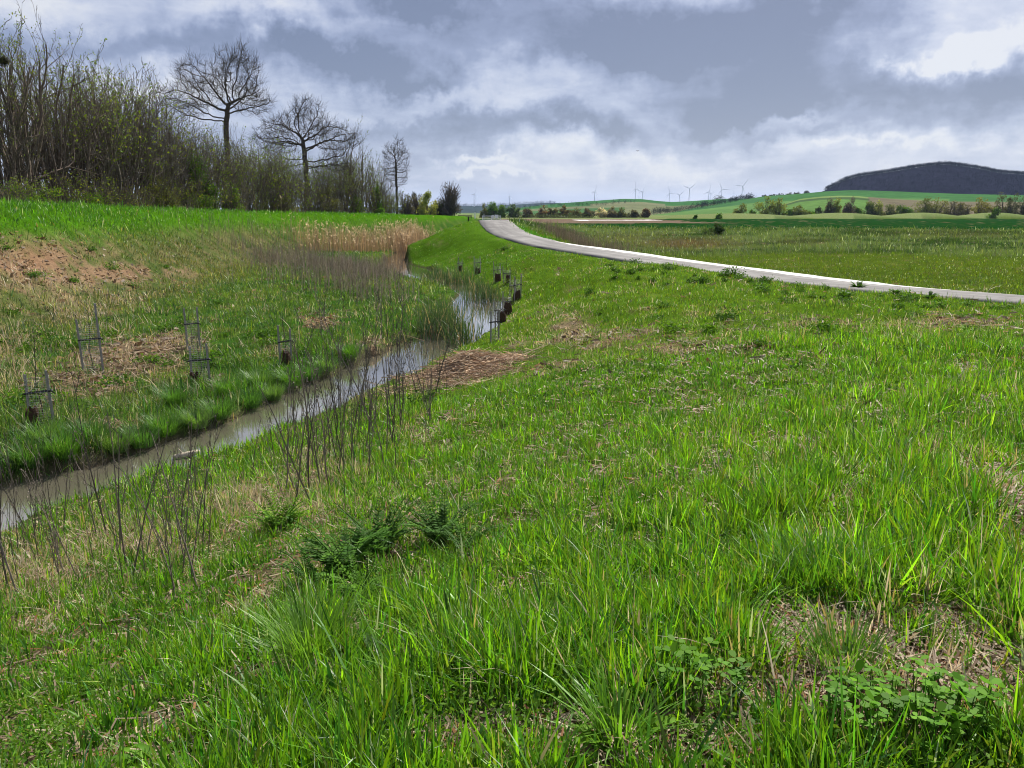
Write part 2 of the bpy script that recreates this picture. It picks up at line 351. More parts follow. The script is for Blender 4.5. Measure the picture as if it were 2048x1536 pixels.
def H(x, y, full=False, micro=True):
    x = np.asarray(x, float); y = np.asarray(y, float); r = np.hypot(x, y)
    z = np.clip(tps(x, y), -4.4, .5)
    plain = np.full(x.shape, -3.6)
    z = mix(z, plain, sst(140, 210, r)); z = mix(z, plain, sst(-25,-55,y)); z = mix(z, plain, sst(70,110,x)*sst(130,60,y)); z = mix(z, plain-.3, sst(-36,-48,x))
    if micro:
        z = z+(fbm(x*.9,y*.9,3)-.5)*.13*sst(1,6,r)+(fbm(x*.22,y*.22,5)-.5)*.22*sst(6,20,r)+(fbm(x*.6,y*.6,6)-.5)*.28*sst(8,16,r)*sst(70,40,r)
    near = r < 420
    dd = np.full(x.shape, 99.); 
    d, par, sg = polydist(x, y, DY); zc = at(DY, par, 2); s = d*sg       # + = stream side
    fr = 1-sst(.6, 9.0, s); bk = mix(1., .62, sst(1., 7., -s)); prof = np.where(s > 0, fr, bk)
    prof = prof*np.where(s < 0, 1-sst(30,60,-s), 1); dd = s
    if micro: zc = zc+(fbm(x*.3,y*.3,8)-.5)*.22
    z = z+(zc-z)*np.where(prof>0, prof, 0)
    d, par, sg = polydist(x, y, FB); zc = at(FB, par, 2); k = np.exp(-(d/9)**2); z = z+(zc-z)*k*np.where(y>100,1,0)
    dp, par, sp = polydist(x, y, PC); zp = at(PC, par, 2); k = 1-sst(HW+.15, HW+2.2, dp); z = mix(z, zp-.09, k)
    ds, par, ss = polydist(x, y, ST); hw = at(ST, par, 2); e = ds-hw
    jag = (fbm(x*1.1,y*1.1,21)-.5)*.7+(fbm(x*3.5,y*3.5,22)-.5)*.3; ej = e+jag
    lo = np.maximum(z, WATER+.14); z = np.where(ej < 3, mix(z, lo, 1-sst(1.5,3,ej)), z)
    z = mix(WATER-.5, z, sst(-.45, .22, ej))
    if full: return z, dict(r=r, dyke=dd, path=dp, pside=sp, st=ej, sside=ss)
    return z
def proj(x, y, z):
    dep = y*CP-z*SP; v = (z*CP+y*SP); dep = np.maximum(dep, .05)
    return 1024+x/dep*F, 768-v/dep*F
_T = np.concatenate([np.linspace(1,12,160), np.geomspace(12,900,900)])
def GP(px, py):
    """the point of the ground seen at pixel px, py"""
    d = ray(px, py); d = d/d[1]; z = H(_T*d[0], _T); b = _T*d[2] < z
    i = int(np.argmax(b)) if b.any() else len(_T)-1
    t = _T[i]
    return np.array([t*d[0], t, float(H(np.array([t*d[0]]), np.array([t]))[0])])
def GY(px, Y):
    # (depth along the lens axis is a little less than Y)
    """the ground point straight below the view column px at depth Y"""
    x = (px-1024)/F*Y*.978; return np.array([x, Y, float(H(np.array([x]), np.array([float(Y)]))[0])])

def ell(px, py, L):
    o = np.zeros(px.shape)
    for cx, cy, rx, ry, a in L:
        o = np.maximum(o, a*np.exp(-(((px-cx)/rx)**2+((py-cy)/ry)**2)))
    return o
BARE = [(50,520,130,46,1.15),(215,548,120,24,1.05),(20,480,70,24,.8),(330,545,60,14,.7),(270,715,120,36,1.2),(180,765,110,26,1.),(330,690,80,24,1.),(640,645,45,15,1.1),(210,845,60,22,.75),(90,790,70,22,.6),
        (560,700,45,16,.5),(1250,680,190,24,.5),(1140,655,50,26,.6),(1380,700,200,26,.5),(1560,655,190,20,.45),(1910,645,120,18,.75),(1120,735,120,18,.45),(760,690,50,14,.6),
        (1780,1410,330,110,1.1),(1280,1500,280,70,1.1),(2010,1010,80,50,.8),(880,1490,190,70,.9),(1680,1270,180,55,.75),(1830,1240,120,30,.8),(430,760,60,14,.5),(1050,690,60,20,.4),(240,690,70,18,.6),(1500,1350,120,40,.4)]
STRAW = [(60,1150,150,75,1.05),(520,1015,140,52,1.1),(180,1090,120,50,.8),(300,1085,160,56,.75),(640,945,75,60,.8),(820,860,60,30,.6),(1130,650,60,40,.5),(30,720,60,60,.6),(720,800,60,40,.3),(110,560,160,60,.5)]
LUSHW = [(110,890,160,50,1.),(480,790,130,40,1.),(330,850,120,40,1.),(560,750,80,30,1.),(680,700,60,30,.8),(760,640,60,25,.6)]
def cover(x, y):
    """what grows where: density, height, colour, straw share, bare soil"""
    z, k = H(x, y, full=True); px, py = proj(x, y, z); r = k['r']
    n1 = fbm(x*.35,y*.35,31); n2 = fbm(x*1.7,y*1.7,33); n3 = fbm(x*.09,y*.09,35)
    n5 = fbm(x*5.5,y*5.5,39,3); bare = np.clip((ell(px,py,BARE)*1.25+(n2-.5)*1.5+(n1-.5)*.8+(n5-.5)*1.3)*1.4-.35, 0, 1)
    straw = np.clip(ell(px,py,STRAW)+(n2-.5)*.5-.08, 0, 1)
    left = (k['sside'] < 0)                      # far side of the stream
    rightp = (k['pside'] > 0) & (k['path'] > HW)  # far side of the path
    h = np.full(x.shape, .125)*(.3+1.4*n1)
    base = mix(np.array([.054,.160,.010]), np.array([.140,.285,.012]), np.clip((n1*.6+n2*.5-.2)*1.6,0,1)[:,None])
    # shorter, yellower turf on the middle slope and the knoll
    mid = sst(13,22,r)*(~left)
    h = mix(h, .13*(.6+.9*n1), mid); base = mix(base, mix(np.array([.070,.145,.012]), np.array([.125,.195,.018]), n2[:,None]), mid[:,None]*.8)
    kn = sst(45,55,r)*(~left)*(~rightp); base = mix(base, np.array([.080,.175,.012])*(.75+.5*n2[:,None]), kn[:,None])
    bk = left*1.0; base = mix(base, mix(np.array([.038,.105,.014]), np.array([.105,.165,.028]), sst(.3,.65,n2*.6+n1*.4)[:,None]), bk[:,None]); h = mix(h, .24*(.5+n1), bk)
    lw = ell(px,py,LUSHW)*left; base = mix(base, np.array([.06,.15,.014])*(.7+.6*n2[:,None]), lw[:,None]); h = mix(h, .40*(.6+.7*n2), lw)
    face = sst(3.2,4.8,k['dyke'])*sst(12,9,k['dyke'])*(.4+.6*sst(.35,.6,n2))*sst(110,60,y); base = mix(base, np.array([.125,.125,.045])*(.7+.6*n1[:,None]), .75*face[:,None]); straw = np.clip(straw+.3*face*(y<90),0,1)
    crest = sst(5.5,2.8,k['dyke'])*sst(-7,-4,k['dyke']); base = mix(base, np.array([.068,.185,.008])*(.75+.5*n2[:,None]), crest[:,None]); h = mix(h, .34*(.6+.7*n2), crest); bare = bare*(1-crest)
    rp = rightp*1.0; base = mix(base, mix(np.array([.060,.112,.012]), np.array([.112,.165,.014]), (n1*.5+n2*.5)[:,None]), rp[:,None]); h = mix(h, .16*(.6+.9*n1), rp)
    vg = rightp*sst(1.5,.6,k['path']-HW)*((py<482)|(px>1790)); base = mix(base, np.array([.06,.19,.010]), vg[:,None]); h = mix(h, .28, vg)
    rough = rp*sst(74,84,r)*sst(160,140,y); rn = fbm(x*.12,y*.3,41); base = mix(base, mix(np.array([.032,.072,.014]), np.array([.12,.175,.06]), sst(.42,.62,rn)[:,None]), rough[:,None]); h = mix(h, .45*(.5+rn), rough)
    brn = rp*ell(px,py,[(1370,488,110,12,.9),(1600,485,80,8,.3),(1250,478,100,14,.4),(1900,470,160,10,.25)]); base = mix(base, np.array([.13,.095,.05]), np.clip(brn+(n2-.5)*.4,0,1)[:,None]*(rp[:,None]))
    fld = rp*sst(152,160,y)*sst(425,415,y); base = mix(base, np.array([.012,.060,.010])*(.85+.3*n1[:,None]), fld[:,None]); h = mix(h, .2, fld)
    fd = rightp*sst(420,432,y); base = mix(base, np.array([.10,.155,.05])*(.75+.5*n1[:,None]), fd[:,None])
    clear = ell(px,py,[(770,1125,230,85,.8),(1790,1470,150,60,.9),(1395,1420,70,40,.6),(620,1330,60,50,.5),(60,1450,110,80,.6),(1590,1500,60,40,.6),(1225,1510,50,30,.6)]); dens = (1-mix(.95,.78,sst(8,18,r))*bare)*(1-clear)*(1-.7*straw)*sst(-.05,.3,k['st'])*sst(HW-.25,HW+.08,k['path'])*(1-rightp*(k['path']<HW+1.3)*(y>31)*(y<62))
    n4 = fbm(x*4.5,y*4.5,37); h = h*np.where(rightp, 1, mix(.35, 1, sst(HW, HW+1.6, k['path']))); dens = dens*(.10+1.1*sst(.32,.54,n2*.5+n4*.5)); h = h*(.55+.9*sst(.25,.7,n4))
    return dict(z=z, dens=dens, h=h*(1-.45*bare), col=base, straw=straw, bare=bare, left=left, rightp=rightp, px=px, py=py, **{('k_'+a):b for a,b in k.items()})
SOIL = np.array([.10,.066,.042]); REDSOIL = np.array([.185,.105,.062]); LITTER = np.array([.17,.128,.078])

# ground: one polar sheet round the camera, out to the horizon
def build_ground():
    rr = np.concatenate([[.0,.4,.8], np.geomspace(1.2,150,430), np.geomspace(155,6000,110)])
    aa = np.concatenate([np.linspace(-50,50,520), np.linspace(53,307,80)])*math.pi/180
    A, Rr = np.meshgrid(aa, rr); x = (Rr*np.sin(A)).ravel(); y = (Rr*np.cos(A)).ravel()
    c = cover(x, y); z = c['z']; n = fbm(x*2.3,y*2.3,51)
    turf = c['col']*.62*mix(1, .75+.5*n, .8)[:,None]
    soil = mix(SOIL, LITTER, sst(.35,.65,fbm(x*6,y*6,53,3)*.6+n*.4)[:,None]); red = ell(c['px'],c['py'],[(80,525,260,60,1.)]); soil = mix(soil, REDSOIL, np.clip(red,0,1)[:,None])
    under = mix(soil*.8, turf, np.clip(sst(3,25,c['k_r'])*.9+.1,0,1)[:,None])
    col = mix(under, soil, c['bare'][:,None]); col = mix(col, LITTER*1.15, (c['straw']*.6)[:,None])
    col = mix(col, np.array([.07,.055,.038]), sst(.25,-.05,c['k_st'])[:,None])
    # fields of the plain beyond the rough grass
    X, Y = x, y
    f = (Y > 150)&(X > -6)&(Y<430)
    brown = f&(X < 70+6*np.sin(Y*.1))&(Y > 262); col[brown] = np.array([.125,.092,.066])*(.85+.3*n[brown])[:,None]
    wht = f&(X > 29)&(X < 67)&(Y > 345)&(Y < 378); col[wht] = np.array([.62,.60,.58])
    far = (Y >= 430)|(c['k_r']>600); col[far] = mix(np.array([.07,.13,.035]), np.array([.15,.17,.07]), fbm(x*.004,y*.004,61)[:,None])[far]
    na = len(aa); nr = len(rr); i = np.arange(nr-1)[:,None]*na; j = np.arange(na)[None]; j2 = (j+1)%na
    q = np.stack([i+j, i+j2, i+na+j2, i+na+j], -1).reshape(-1,4)[:, ::-1]
    g = G(); g.add(np.stack([x,y,z],1), q=q, c=col); o = g.obj('ground', M_ground, smooth=True); tag(o, kind='structure')
build_ground()

def build_water():
    m = bpy.data.materials.new('muddy_water'); m.use_nodes = True; t = m.node_tree; L = t.links.new; p = t.nodes['Principled BSDF']
    p.inputs['Base Color'].default_value = (.105,.096,.068,1); p.inputs['Roughness'].default_value = .04; p.inputs['Coat Weight'].default_value = 1; p.inputs['Coat Roughness'].default_value = .03; p.inputs['Coat IOR'].default_value = 1.6; p.inputs['IOR'].default_value = 1.33; p.inputs['Specular IOR Level'].default_value = .8
    tc = nd(t,'ShaderNodeTexCoord'); n = nd(t,'ShaderNodeTexNoise'); n.inputs['Scale'].default_value = 4.5; n.inputs['Detail'].default_value = 4; n.inputs['Distortion'].default_value = .6
    L(tc.outputs['Object'], n.inputs['Vector']); b = nd(t,'ShaderNodeBump'); b.inputs['Strength'].default_value = .12; b.inputs['Distance'].default_value = .03
    L(n.outputs['Fac'], b.inputs['Height']); L(b.outputs[0], p.inputs['Normal'])
    tn = nrm(np.gradient(ST[:,:2],axis=0)); nn = np.stack([tn[:,1],-tn[:,0]],1); wv = (ST[:,2]+.75)[:,None]
    V = []
    for k in np.linspace(-1,1,7): V.append(np.concatenate([ST[:,:2]+nn*wv*k, np.full((len(ST),1),WATER)],1))
    n_ = len(ST); q = []
    for k in range(6):
        i = np.arange(n_-1); q.append(np.stack([k*n_+i,(k+1)*n_+i,(k+1)*n_+i+1,k*n_+i+1],1)[:, ::-1])
    o = G().add(np.concatenate(V), q=np.concatenate(q)).obj('stream_water', m, smooth=True); tag(o, kind='structure')
build_water()

def build_path():
    tn = nrm(np.gradient(PC[:,:2],axis=0)); nn = np.stack([tn[:,1],-tn[:,0]],1); n_ = len(PC); arc = np.r_[0, np.cumsum(np.linalg.norm(np.diff(PC[:,:2],axis=0),axis=1))]
    def strip(offs, zs, name, m, i0=0, i1=None, taper=None):
        idx = np.arange(i0, i1 or n_); V = []; m_ = len(idx)
        for k,(o,zz) in enumerate(zip(offs,zs)):
            of = np.full(m_, o) if taper is None else offs[0]+(o-offs[0])*taper(idx)
            jit = (fbm(PC[idx,0]*1.5, PC[idx,1]*1.5, 71+k)-.5)*.34
            V.append(np.concatenate([PC[idx,:2]+nn[idx]*(of+jit)[:,None], (PC[idx,2]+zz)[:,None]],1))
        uv = np.concatenate([np.stack([np.full(m_,o),arc[idx],0*arc[idx]],1) for o in offs]); q = []; i = np.arange(m_-1)
        for k in range(len(offs)-1): q.append(np.stack([k*m_+i,(k+1)*m_+i,(k+1)*m_+i+1,k*m_+i+1],1))
        o = G().add(np.concatenate(V), q=np.concatenate(q), c=uv).obj(name, m, smooth=True); tag(o, kind='structure')
    strip([-HW-.02,-HW,-1.,0,1.,HW,HW+.02],[-.3,0,.03,.045,.03,0,-.3],'path',M_path)
    ii = [i for i in range(n_) if 31 < PC[i,1] < 62.5]; a, b = ii[0], ii[-1]
    strip([HW-.35,HW+.35,HW+.9,HW+1.45],[.024,.03,.0,-.12],'gravel_shoulder',M_gravel,a,b+1,lambda i: np.clip(np.minimum((i-a)/7.,(b-i)/9.),.12,1))
build_path()

# ------------------------------------------------------------------ grass and ground cover (stuff)
def scatter(n, r0, r1, az=47, seed=0):
    r = np.random.default_rng(seed); d = np.exp(r.uniform(math.log(r0), math.log(r1), n)); a = np.radians(r.uniform(-1, 1, n)*(az+36*(1-sst(3,14,d))))
    return d*np.sin(a), d*np.cos(a), d, r
def build_grass(name, ntuft, nb, r0, r1, rows, seed, cap=None, hs=1., wk=.00095, wmin=.0082, strawonly=False, m=None, az=47):
    x, y, d, r = scatter(ntuft, r0, r1, az, seed); c = cover(x, y)
    if strawonly: acc = np.clip(c['straw']*1.2+c['bare']*.35+.03,0,1)*sst(.0,.3,c['k_st'])*sst(HW,HW+.15,c['k_path'])
    else: acc = c['dens']
    acc = acc*(c['k_r'] < 9999)
    if cap: acc = acc*np.minimum(1, (d/cap)**2)
    ok = (r.random(ntuft) < acc)&~((c['rightp'])&(y>158)); x, y, d = x[ok], y[ok], d[ok]; h = c['h'][ok]; col = c['col'][ok]; st = c['straw'][ok]; br = c['bare'][ok]; n = len(x)
    X = np.repeat(x, nb); Y = np.repeat(y, nb); Dd = np.repeat(d, nb); hh = np.repeat(h*r.uniform(.6,1.4,n), nb)*hs; C = np.repeat(col*np.exp(r.normal(0,.27,(n,1)))*np.where(r.random((n,1))<.22, np.array([[.55,.72,1.3]]), 1.), nb, 0)
    Nn = n*nb; rad = (.02+.05*r.random(Nn))*np.clip(Dd/5,1,8); ang = r.uniform(0,2*math.pi,Nn)
    X = X+np.cos(ang)*rad; Y = Y+np.sin(ang)*rad
    Z = H(X, Y)-.02
    wd = np.maximum(wmin, wk*Dd)*r.uniform(.6,1.5,Nn)
    wd = np.where(r.random(Nn)<.07, wd*1.7, wd)
    hB = hh*r.uniform(.35,1.2,Nn)*np.where(r.random(Nn)<.05,1.5,1)
    lean = r.uniform(.0,.5,Nn); cur = np.abs(r.normal(0,.34,Nn))*(r.random(Nn)<.65)
    yaw = ang+r.normal(0,.7,Nn); wind = r.random(Nn)<.15; yaw = np.where(wind, 2.4+r.normal(0,.8,Nn), yaw)
    if strawonly:
        C = mix(np.array([.46,.36,.21]), np.array([.70,.61,.45]), r.random((Nn,1)))*r.uniform(.35,1.1,(Nn,1)); hB = hB*1.1; cur = cur*1.6; wd = wd*.7
    else:
        k = r.random(Nn); sfrac = np.repeat(np.clip(.012+.30*st+.2*br,0,.6)*(1-.75*c['rightp'][ok]), nb)
        dry = r.random(Nn) < sfrac
        hue = r.normal(0,1,(Nn,1)); C = C*np.concatenate([1+.26*hue, 1+.12*hue, 1-.1*hue],1)*np.exp(r.normal(0,.28,(Nn,1))); C = np.where(r.random((Nn,1)) < .16, C*np.array([1.15,.78,1.9]), C); C = np.clip(C,.008,.8)
        far_ = sst(30,90,Dd)[:,None]; C = mix(C, np.repeat(col,nb,0), .7*far_); dry = dry&(r.random(Nn) > .7*far_[:,0])
        C[dry] = mix(np.array([.36,.27,.14]), np.array([.52,.44,.30]), r.random((dry.sum(),1)))*r.uniform(.5,1.05,(dry.sum(),1))
        glint = r.random(Nn)<.025; C[glint] = np.array([.40,.47,.36])  # a few pale blades: sun glints painted into the blade colour
    g = G(); blades(g, np.stack([X,Y,Z],1), hB, wd, yaw, lean, cur, C, rows, side_yaw=yaw+math.pi/2+r.normal(0,.8,Nn), tipcol=1.12)
    print(name, Nn)
    o = g.obj(name, m or M_grass); tag(o, kind='stuff'); return o
build_grass('meadow_grass', 108000, 8, 1.0, 16, 4, 1, cap=2.6)
build_grass('bank_grass', 70000, 6, 14, 60, 3, 2, wk=.00062, hs=.85)
build_grass('distant_grass', 60000, 5, 50, 158, 3, 3, wk=.0006, hs=.8)
build_grass('dry_grass', 60000, 8, 1.2, 40, 4, 4, cap=4, strawonly=True, m=M_dry)

def build_litter():
    """straws and dead leaves lying on the bare patches; small round leaves low between the grass"""
    x, y, d, r = scatter(170000, 1.1, 16, 46, 11); c = cover(x, y)
    ok = r.random(len(x)) < np.clip(c['bare']*1.2+c['straw']*.3+.22,0,1)*np.minimum(1,(d/3)**2)*sst(.1,.4,c['k_st']); x, y = x[ok], y[ok]; n = len(x)
    z = H(x,y); a = r.uniform(0,2*math.pi,n); l = r.uniform(.04,.2,n); w_ = np.maximum(.003,.0008*d[ok])*r.uniform(.7,1.6,n)
    dx = np.stack([np.cos(a),np.sin(a),r.normal(0,.22,n)],1)*(l/2)[:,None]; s = np.stack([-np.sin(a),np.cos(a),r.normal(0,.3,n)],1)*w_[:,None]
    p = np.stack([x,y,z+.008+r.random(n)*.035],1); V = np.stack([p-dx-s,p+dx-s,p+dx+s,p-dx+s],1).reshape(-1,3)
    C = mix(np.array([.14,.09,.05]), np.array([.52,.42,.28]), (r.random(n)**1.5)[:,None]); k = r.random(n)<.12; C[k] = np.array([.30,.13,.05])
    g = G().add(V, q=(np.arange(n)*4)[:,None]+np.arange(4), c=np.repeat(C,4,0)); tag(g.obj('ground_litter', M_dry), kind='stuff')
    x, y, d, r = scatter(90000, 9, 48, 46, 13); c = cover(x, y); ok = (r.random(len(x)) < np.clip(c['bare']*1.3+c['straw']*.25,0,1)*np.where(c['left'],.85,.3))&(c['k_st']>.3)&(c['k_path']>HW+.2); x, y, d = x[ok], y[ok], d[ok]; n = len(x)
    a = r.uniform(0,6.28,n); l = r.uniform(.08,.3,n); w_ = .0006*d*r.uniform(.7,1.6,n); dx = np.stack([np.cos(a),np.sin(a),r.normal(0,.25,n)],1)*(l/2)[:,None]; s = np.stack([-np.sin(a),np.cos(a),r.normal(0,.8,n)],1)*w_[:,None]; p = np.stack([x,y,H(x,y)+.01+r.random(n)*.07],1)
    V = np.stack([p-dx-s,p+dx-s,p+dx+s,p-dx+s],1).reshape(-1,3); C = mix(np.array([.09,.055,.032]), np.array([.40,.30,.19]), (r.random(n)**1.6)[:,None]); tag(G().add(V, q=(np.arange(n)*4)[:,None]+np.arange(4), c=np.repeat(C,4,0)).obj('bank_litter', M_dry), kind='stuff')
    x, y, d, r = scatter(300000, 1.1, 20, 46, 12); c = cover(x, y); nn = fbm(x*.8,y*.8,77)
    ok = r.random(len(x)) < (.12+.88*sst(.40,.62,nn))*np.minimum(1,(d/2.6)**2)*(1-.7*c['bare'])*sst(.2,.5,c['k_st']); x, y, d = x[ok], y[ok], d[ok]; n = len(x)
    p = np.stack([x,y,H(x,y)+r.uniform(.01,.12,n)],1); C = mix(np.array([.04,.11,.010]), np.array([.13,.25,.025]), r.random((n,1)))
    g = G(); leafquads(g, p, np.maximum(.018,.0020*d)*r.uniform(.7,1.8,n), C, r, .5, .5); tag(g.obj('ground_herbs', M_leaf), kind='stuff')
build_litter()
#PART2
# ------------------------------------------------------------------ far hills
def hill(name, ridge, D, w, z0, colf, back=600, m=None, bump=0., kind='structure', nt_=40):
    """a hill whose ridge runs at distance D; its near slope comes down to z0 over w metres"""
    P = np.array(ridge, float); px = np.linspace(P[0,0], P[-1,0], 260); py = np.interp(px, P[:,0], P[:,1])
    k = np.exp(-np.linspace(-2,2,9)**2); py = np.convolve(np.pad(py,4,mode='edge'), k/k.sum(), 'valid')
    az = []; zr = []
    for a, b in zip(px, py):
        d = ray(a, b); hyp = math.hypot(d[0], d[1]); az.append(math.atan2(d[0], d[1])); zr.append(d[2]/hyp*D)
    az = np.array(az); zr = np.array(zr); t = np.linspace(0,1.6,nt_)
    A, T = np.meshgrid(az, t); Z, _ = np.meshgrid(zr, t); PXg, _ = np.meshgrid(px, t)
    front = np.sin(np.clip(T,0,1)*math.pi/2)**1.15; z = z0+(Z-z0)*np.where(T<=1, front, 1-.8*sst(1,1.6,T))
    rad = np.where(T<=1, D-w+w*T, D+(T-1)/.6*back)
    x = rad*np.sin(A); y = rad*np.cos(A)
    z = z+(fbm(x*.006,y*.006,91)-.5)*bump*sst(0,.2,T)
    n = len(px); i = np.arange(nt_-1)[:,None]*n; j = np.arange(n-1)[None]
    q = np.stack([i+j, i+j+1, i+n+j+1, i+n+j], -1).reshape(-1,4)
    c = colf(PXg.ravel(), T.ravel(), x.ravel(), y.ravel())
    o = G().add(np.stack([x.ravel(),y.ravel(),z.ravel()],1), q=q, c=c).obj(name, m or M_hill, smooth=True)
    tag(o, kind=kind)
    def pt(p, tt):
        i = np.interp(p, px, np.arange(n)); a = np.interp(p, px, az); zz = np.interp(p, px, zr); tt = np.asarray(tt,float)
        rr = np.where(tt<=1, D-w+w*tt, D+(tt-1)/.6*back); xx = rr*np.sin(a); yy = rr*np.cos(a)
        z_ = z0+(zz-z0)*np.where(tt<=1, np.sin(np.clip(tt,0,1)*math.pi/2)**1.15, 1)+(fbm(xx*.006,yy*.006,91)-.5)*bump
        return np.stack([xx,yy,z_+0*xx],-1)
    return pt
def cfield(*bands):
    """colour by field: bands = (t_lo, t_hi, px_lo, px_hi, colour); later ones lie over earlier ones"""
    def f(px, t, x, y):
        n = fbm(x*.01,y*.01,95); c = np.ones((len(px),3))*np.array(bands[0][4])
        for a,b,p,q,col in bands[1:]:
            tw = t+(px-1500)*.0  ; k = (tw>=a)&(tw<b)&(px>=p)&(px<q); c[k] = col
        return c*(.85+.3*n)[:,None]*.82
    return f
FOREST = (.030,.045,.038)
HB = hill('far_forest_ridge', [(560,416),(760,414),(900,412.5),(962,412),(1000,411),(1028,409.5),(1060,407.5),(1102,405.5),(1150,408),(1300,410),(1560,408),(1700,412)], 5200, 1400, -4, cfield((0,0,0,0,FOREST),(0,.35,1030,1700,(.06,.10,.05))))
HG = hill('green_field_hill', [(985,434),(1010,424),(1044,415.5),(1103,409),(1181,403),(1244,398.5),(1282,399),(1320,403),(1345,404.5),(1380,403),(1417,400.6),(1445,399),(1500,398),(1600,400)], 2000, 900, -4,
     cfield((0,0,0,0,(.045,.135,.040)),(0,.40,900,1700,(.15,.165,.085)),(.40,.50,1180,1330,(.17,.18,.10)),(0,.25,900,1250,(.06,.13,.045))), bump=4)
HM = hill('middle_field_hill', [(1290,431),(1330,424),(1400,414),(1460,406),(1500,398),(1531,393.5),(1570,391),(1614,388),(1650,384.5),(1700,382),(1800,384),(2048,390),(2300,395)], 1500, 620, -4,
     cfield((0,0,0,0,(.05,.135,.04)),(.0,.42,1300,1900,(.10,.19,.055)),(.42,.62,1300,1560,(.05,.13,.045)),(.75,1.7,1500,1700,(.04,.115,.035))), bump=3)
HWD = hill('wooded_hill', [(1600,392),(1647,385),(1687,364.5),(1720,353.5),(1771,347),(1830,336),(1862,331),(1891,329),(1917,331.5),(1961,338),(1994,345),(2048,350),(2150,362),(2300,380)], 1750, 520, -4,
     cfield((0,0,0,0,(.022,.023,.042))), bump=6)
HF = hill('pale_field_knoll', [(1500,428),(1560,411),(1600,398.5),(1640,394),(1680,392),(1710,392.5),(1740,395),(1800,399),(1900,403),(2048,404),(2300,402)], 1050, 330, -4,
     cfield((0,0,0,0,(.16,.23,.075)),(.0,.6,1450,1760,(.10,.19,.05)),(.0,1.7,1735,2400,(.15,.13,.085)),(.55,.66,1560,1740,(.06,.10,.04))), bump=2)

M_wood_far = mat('bare_woodland', .9, .1, attr=True, matte=True)
def fuzz(name, pts, hgt, wid, n, r, cols, bare=.5, label=None, kind='stuff'):
    """a far wood: for each tree a spray of upright twigs and small leaf faces round a stem"""
    m = len(pts); P = np.repeat(pts, n, 0); N_ = len(P); hh = np.repeat(hgt*r.uniform(.65,1.25,m), n); ww = np.repeat(wid*r.uniform(.7,1.3,m), n)
    u = r.normal(size=(N_,3)); u = nrm(u)*(r.random((N_,1))**.4)
    c = P+np.stack([u[:,0]*ww*.5, u[:,1]*ww*.5, hh*(.55+.45*u[:,2])],1)
    s = hh*r.uniform(.06,.13,N_); d = nrm(r.normal(size=(N_,3))*np.array([1,1,1.])+np.array([0,0,.9])); e = nrm(np.cross(d, r.normal(size=(N_,3))))*(s*.22)[:,None]
    V = np.stack([c-e, c+d*s[:,None]*1.4-e*.4, c+d*s[:,None]*1.5+e*.4, c+e],1).reshape(-1,3)
    K = np.repeat(np.asarray(cols)[r.integers(0,len(cols),m)]*r.uniform(.85,1.15,(m,1))*(.55+.9*fbm(pts[:,:1]*.010,pts[:,1:2]*.010,97)), n, 0)*r.uniform(.88,1.12,(N_,1))
    g = G(); g.add(V, q=(np.arange(N_)*4)[:,None]+np.arange(4), c=np.repeat(K,4,0))
    tubes(g, pts-np.array([0,0,1.]), pts+np.stack([0*hgt*np.ones(m),0*hgt*np.ones(m),hgt*.7*np.ones(m)],1), .018*hgt, .006*hgt, 3, c=np.mean(np.asarray(cols),0)*.9)
    return tag(g.obj(name, M_wood_far), kind=kind)
r_ = np.random.default_rng(91)
pp = r_.uniform(1650, 2290, 11000); tt = r_.uniform(.0, 1.0, 11000)
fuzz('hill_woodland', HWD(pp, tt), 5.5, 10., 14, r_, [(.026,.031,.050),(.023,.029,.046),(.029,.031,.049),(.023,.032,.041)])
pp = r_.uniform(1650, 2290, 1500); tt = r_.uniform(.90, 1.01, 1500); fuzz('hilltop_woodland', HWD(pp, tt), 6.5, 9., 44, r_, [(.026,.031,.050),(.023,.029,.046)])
pp = r_.uniform(890, 1110, 700); tt = r_.uniform(.5, 1.0, 700); fuzz('ridge_woodland', HB(pp, tt), 16., 18., 12, r_, [(.03,.042,.035),(.036,.042,.036)])
# diagonal hedge between the fields and the trees on the skyline
q = r_.random(170); pp = 1305+q*200+r_.normal(0,3,170); tt = .36+q*.50+r_.normal(0,.012,170); fuzz('field_hedge', HM(pp, np.clip(tt,0,1)), 8., 9., 60, r_, [(.028,.042,.026),(.036,.042,.03),(.03,.034,.028)])
q = r_.random(90); pp = 1040+q*230; tt = .42+.05*np.sin(q*7)+r_.normal(0,.01,90); fuzz('lower_field_hedge', HG(pp, tt), 7., 9., 40, r_, [(.030,.046,.028),(.04,.04,.03)])

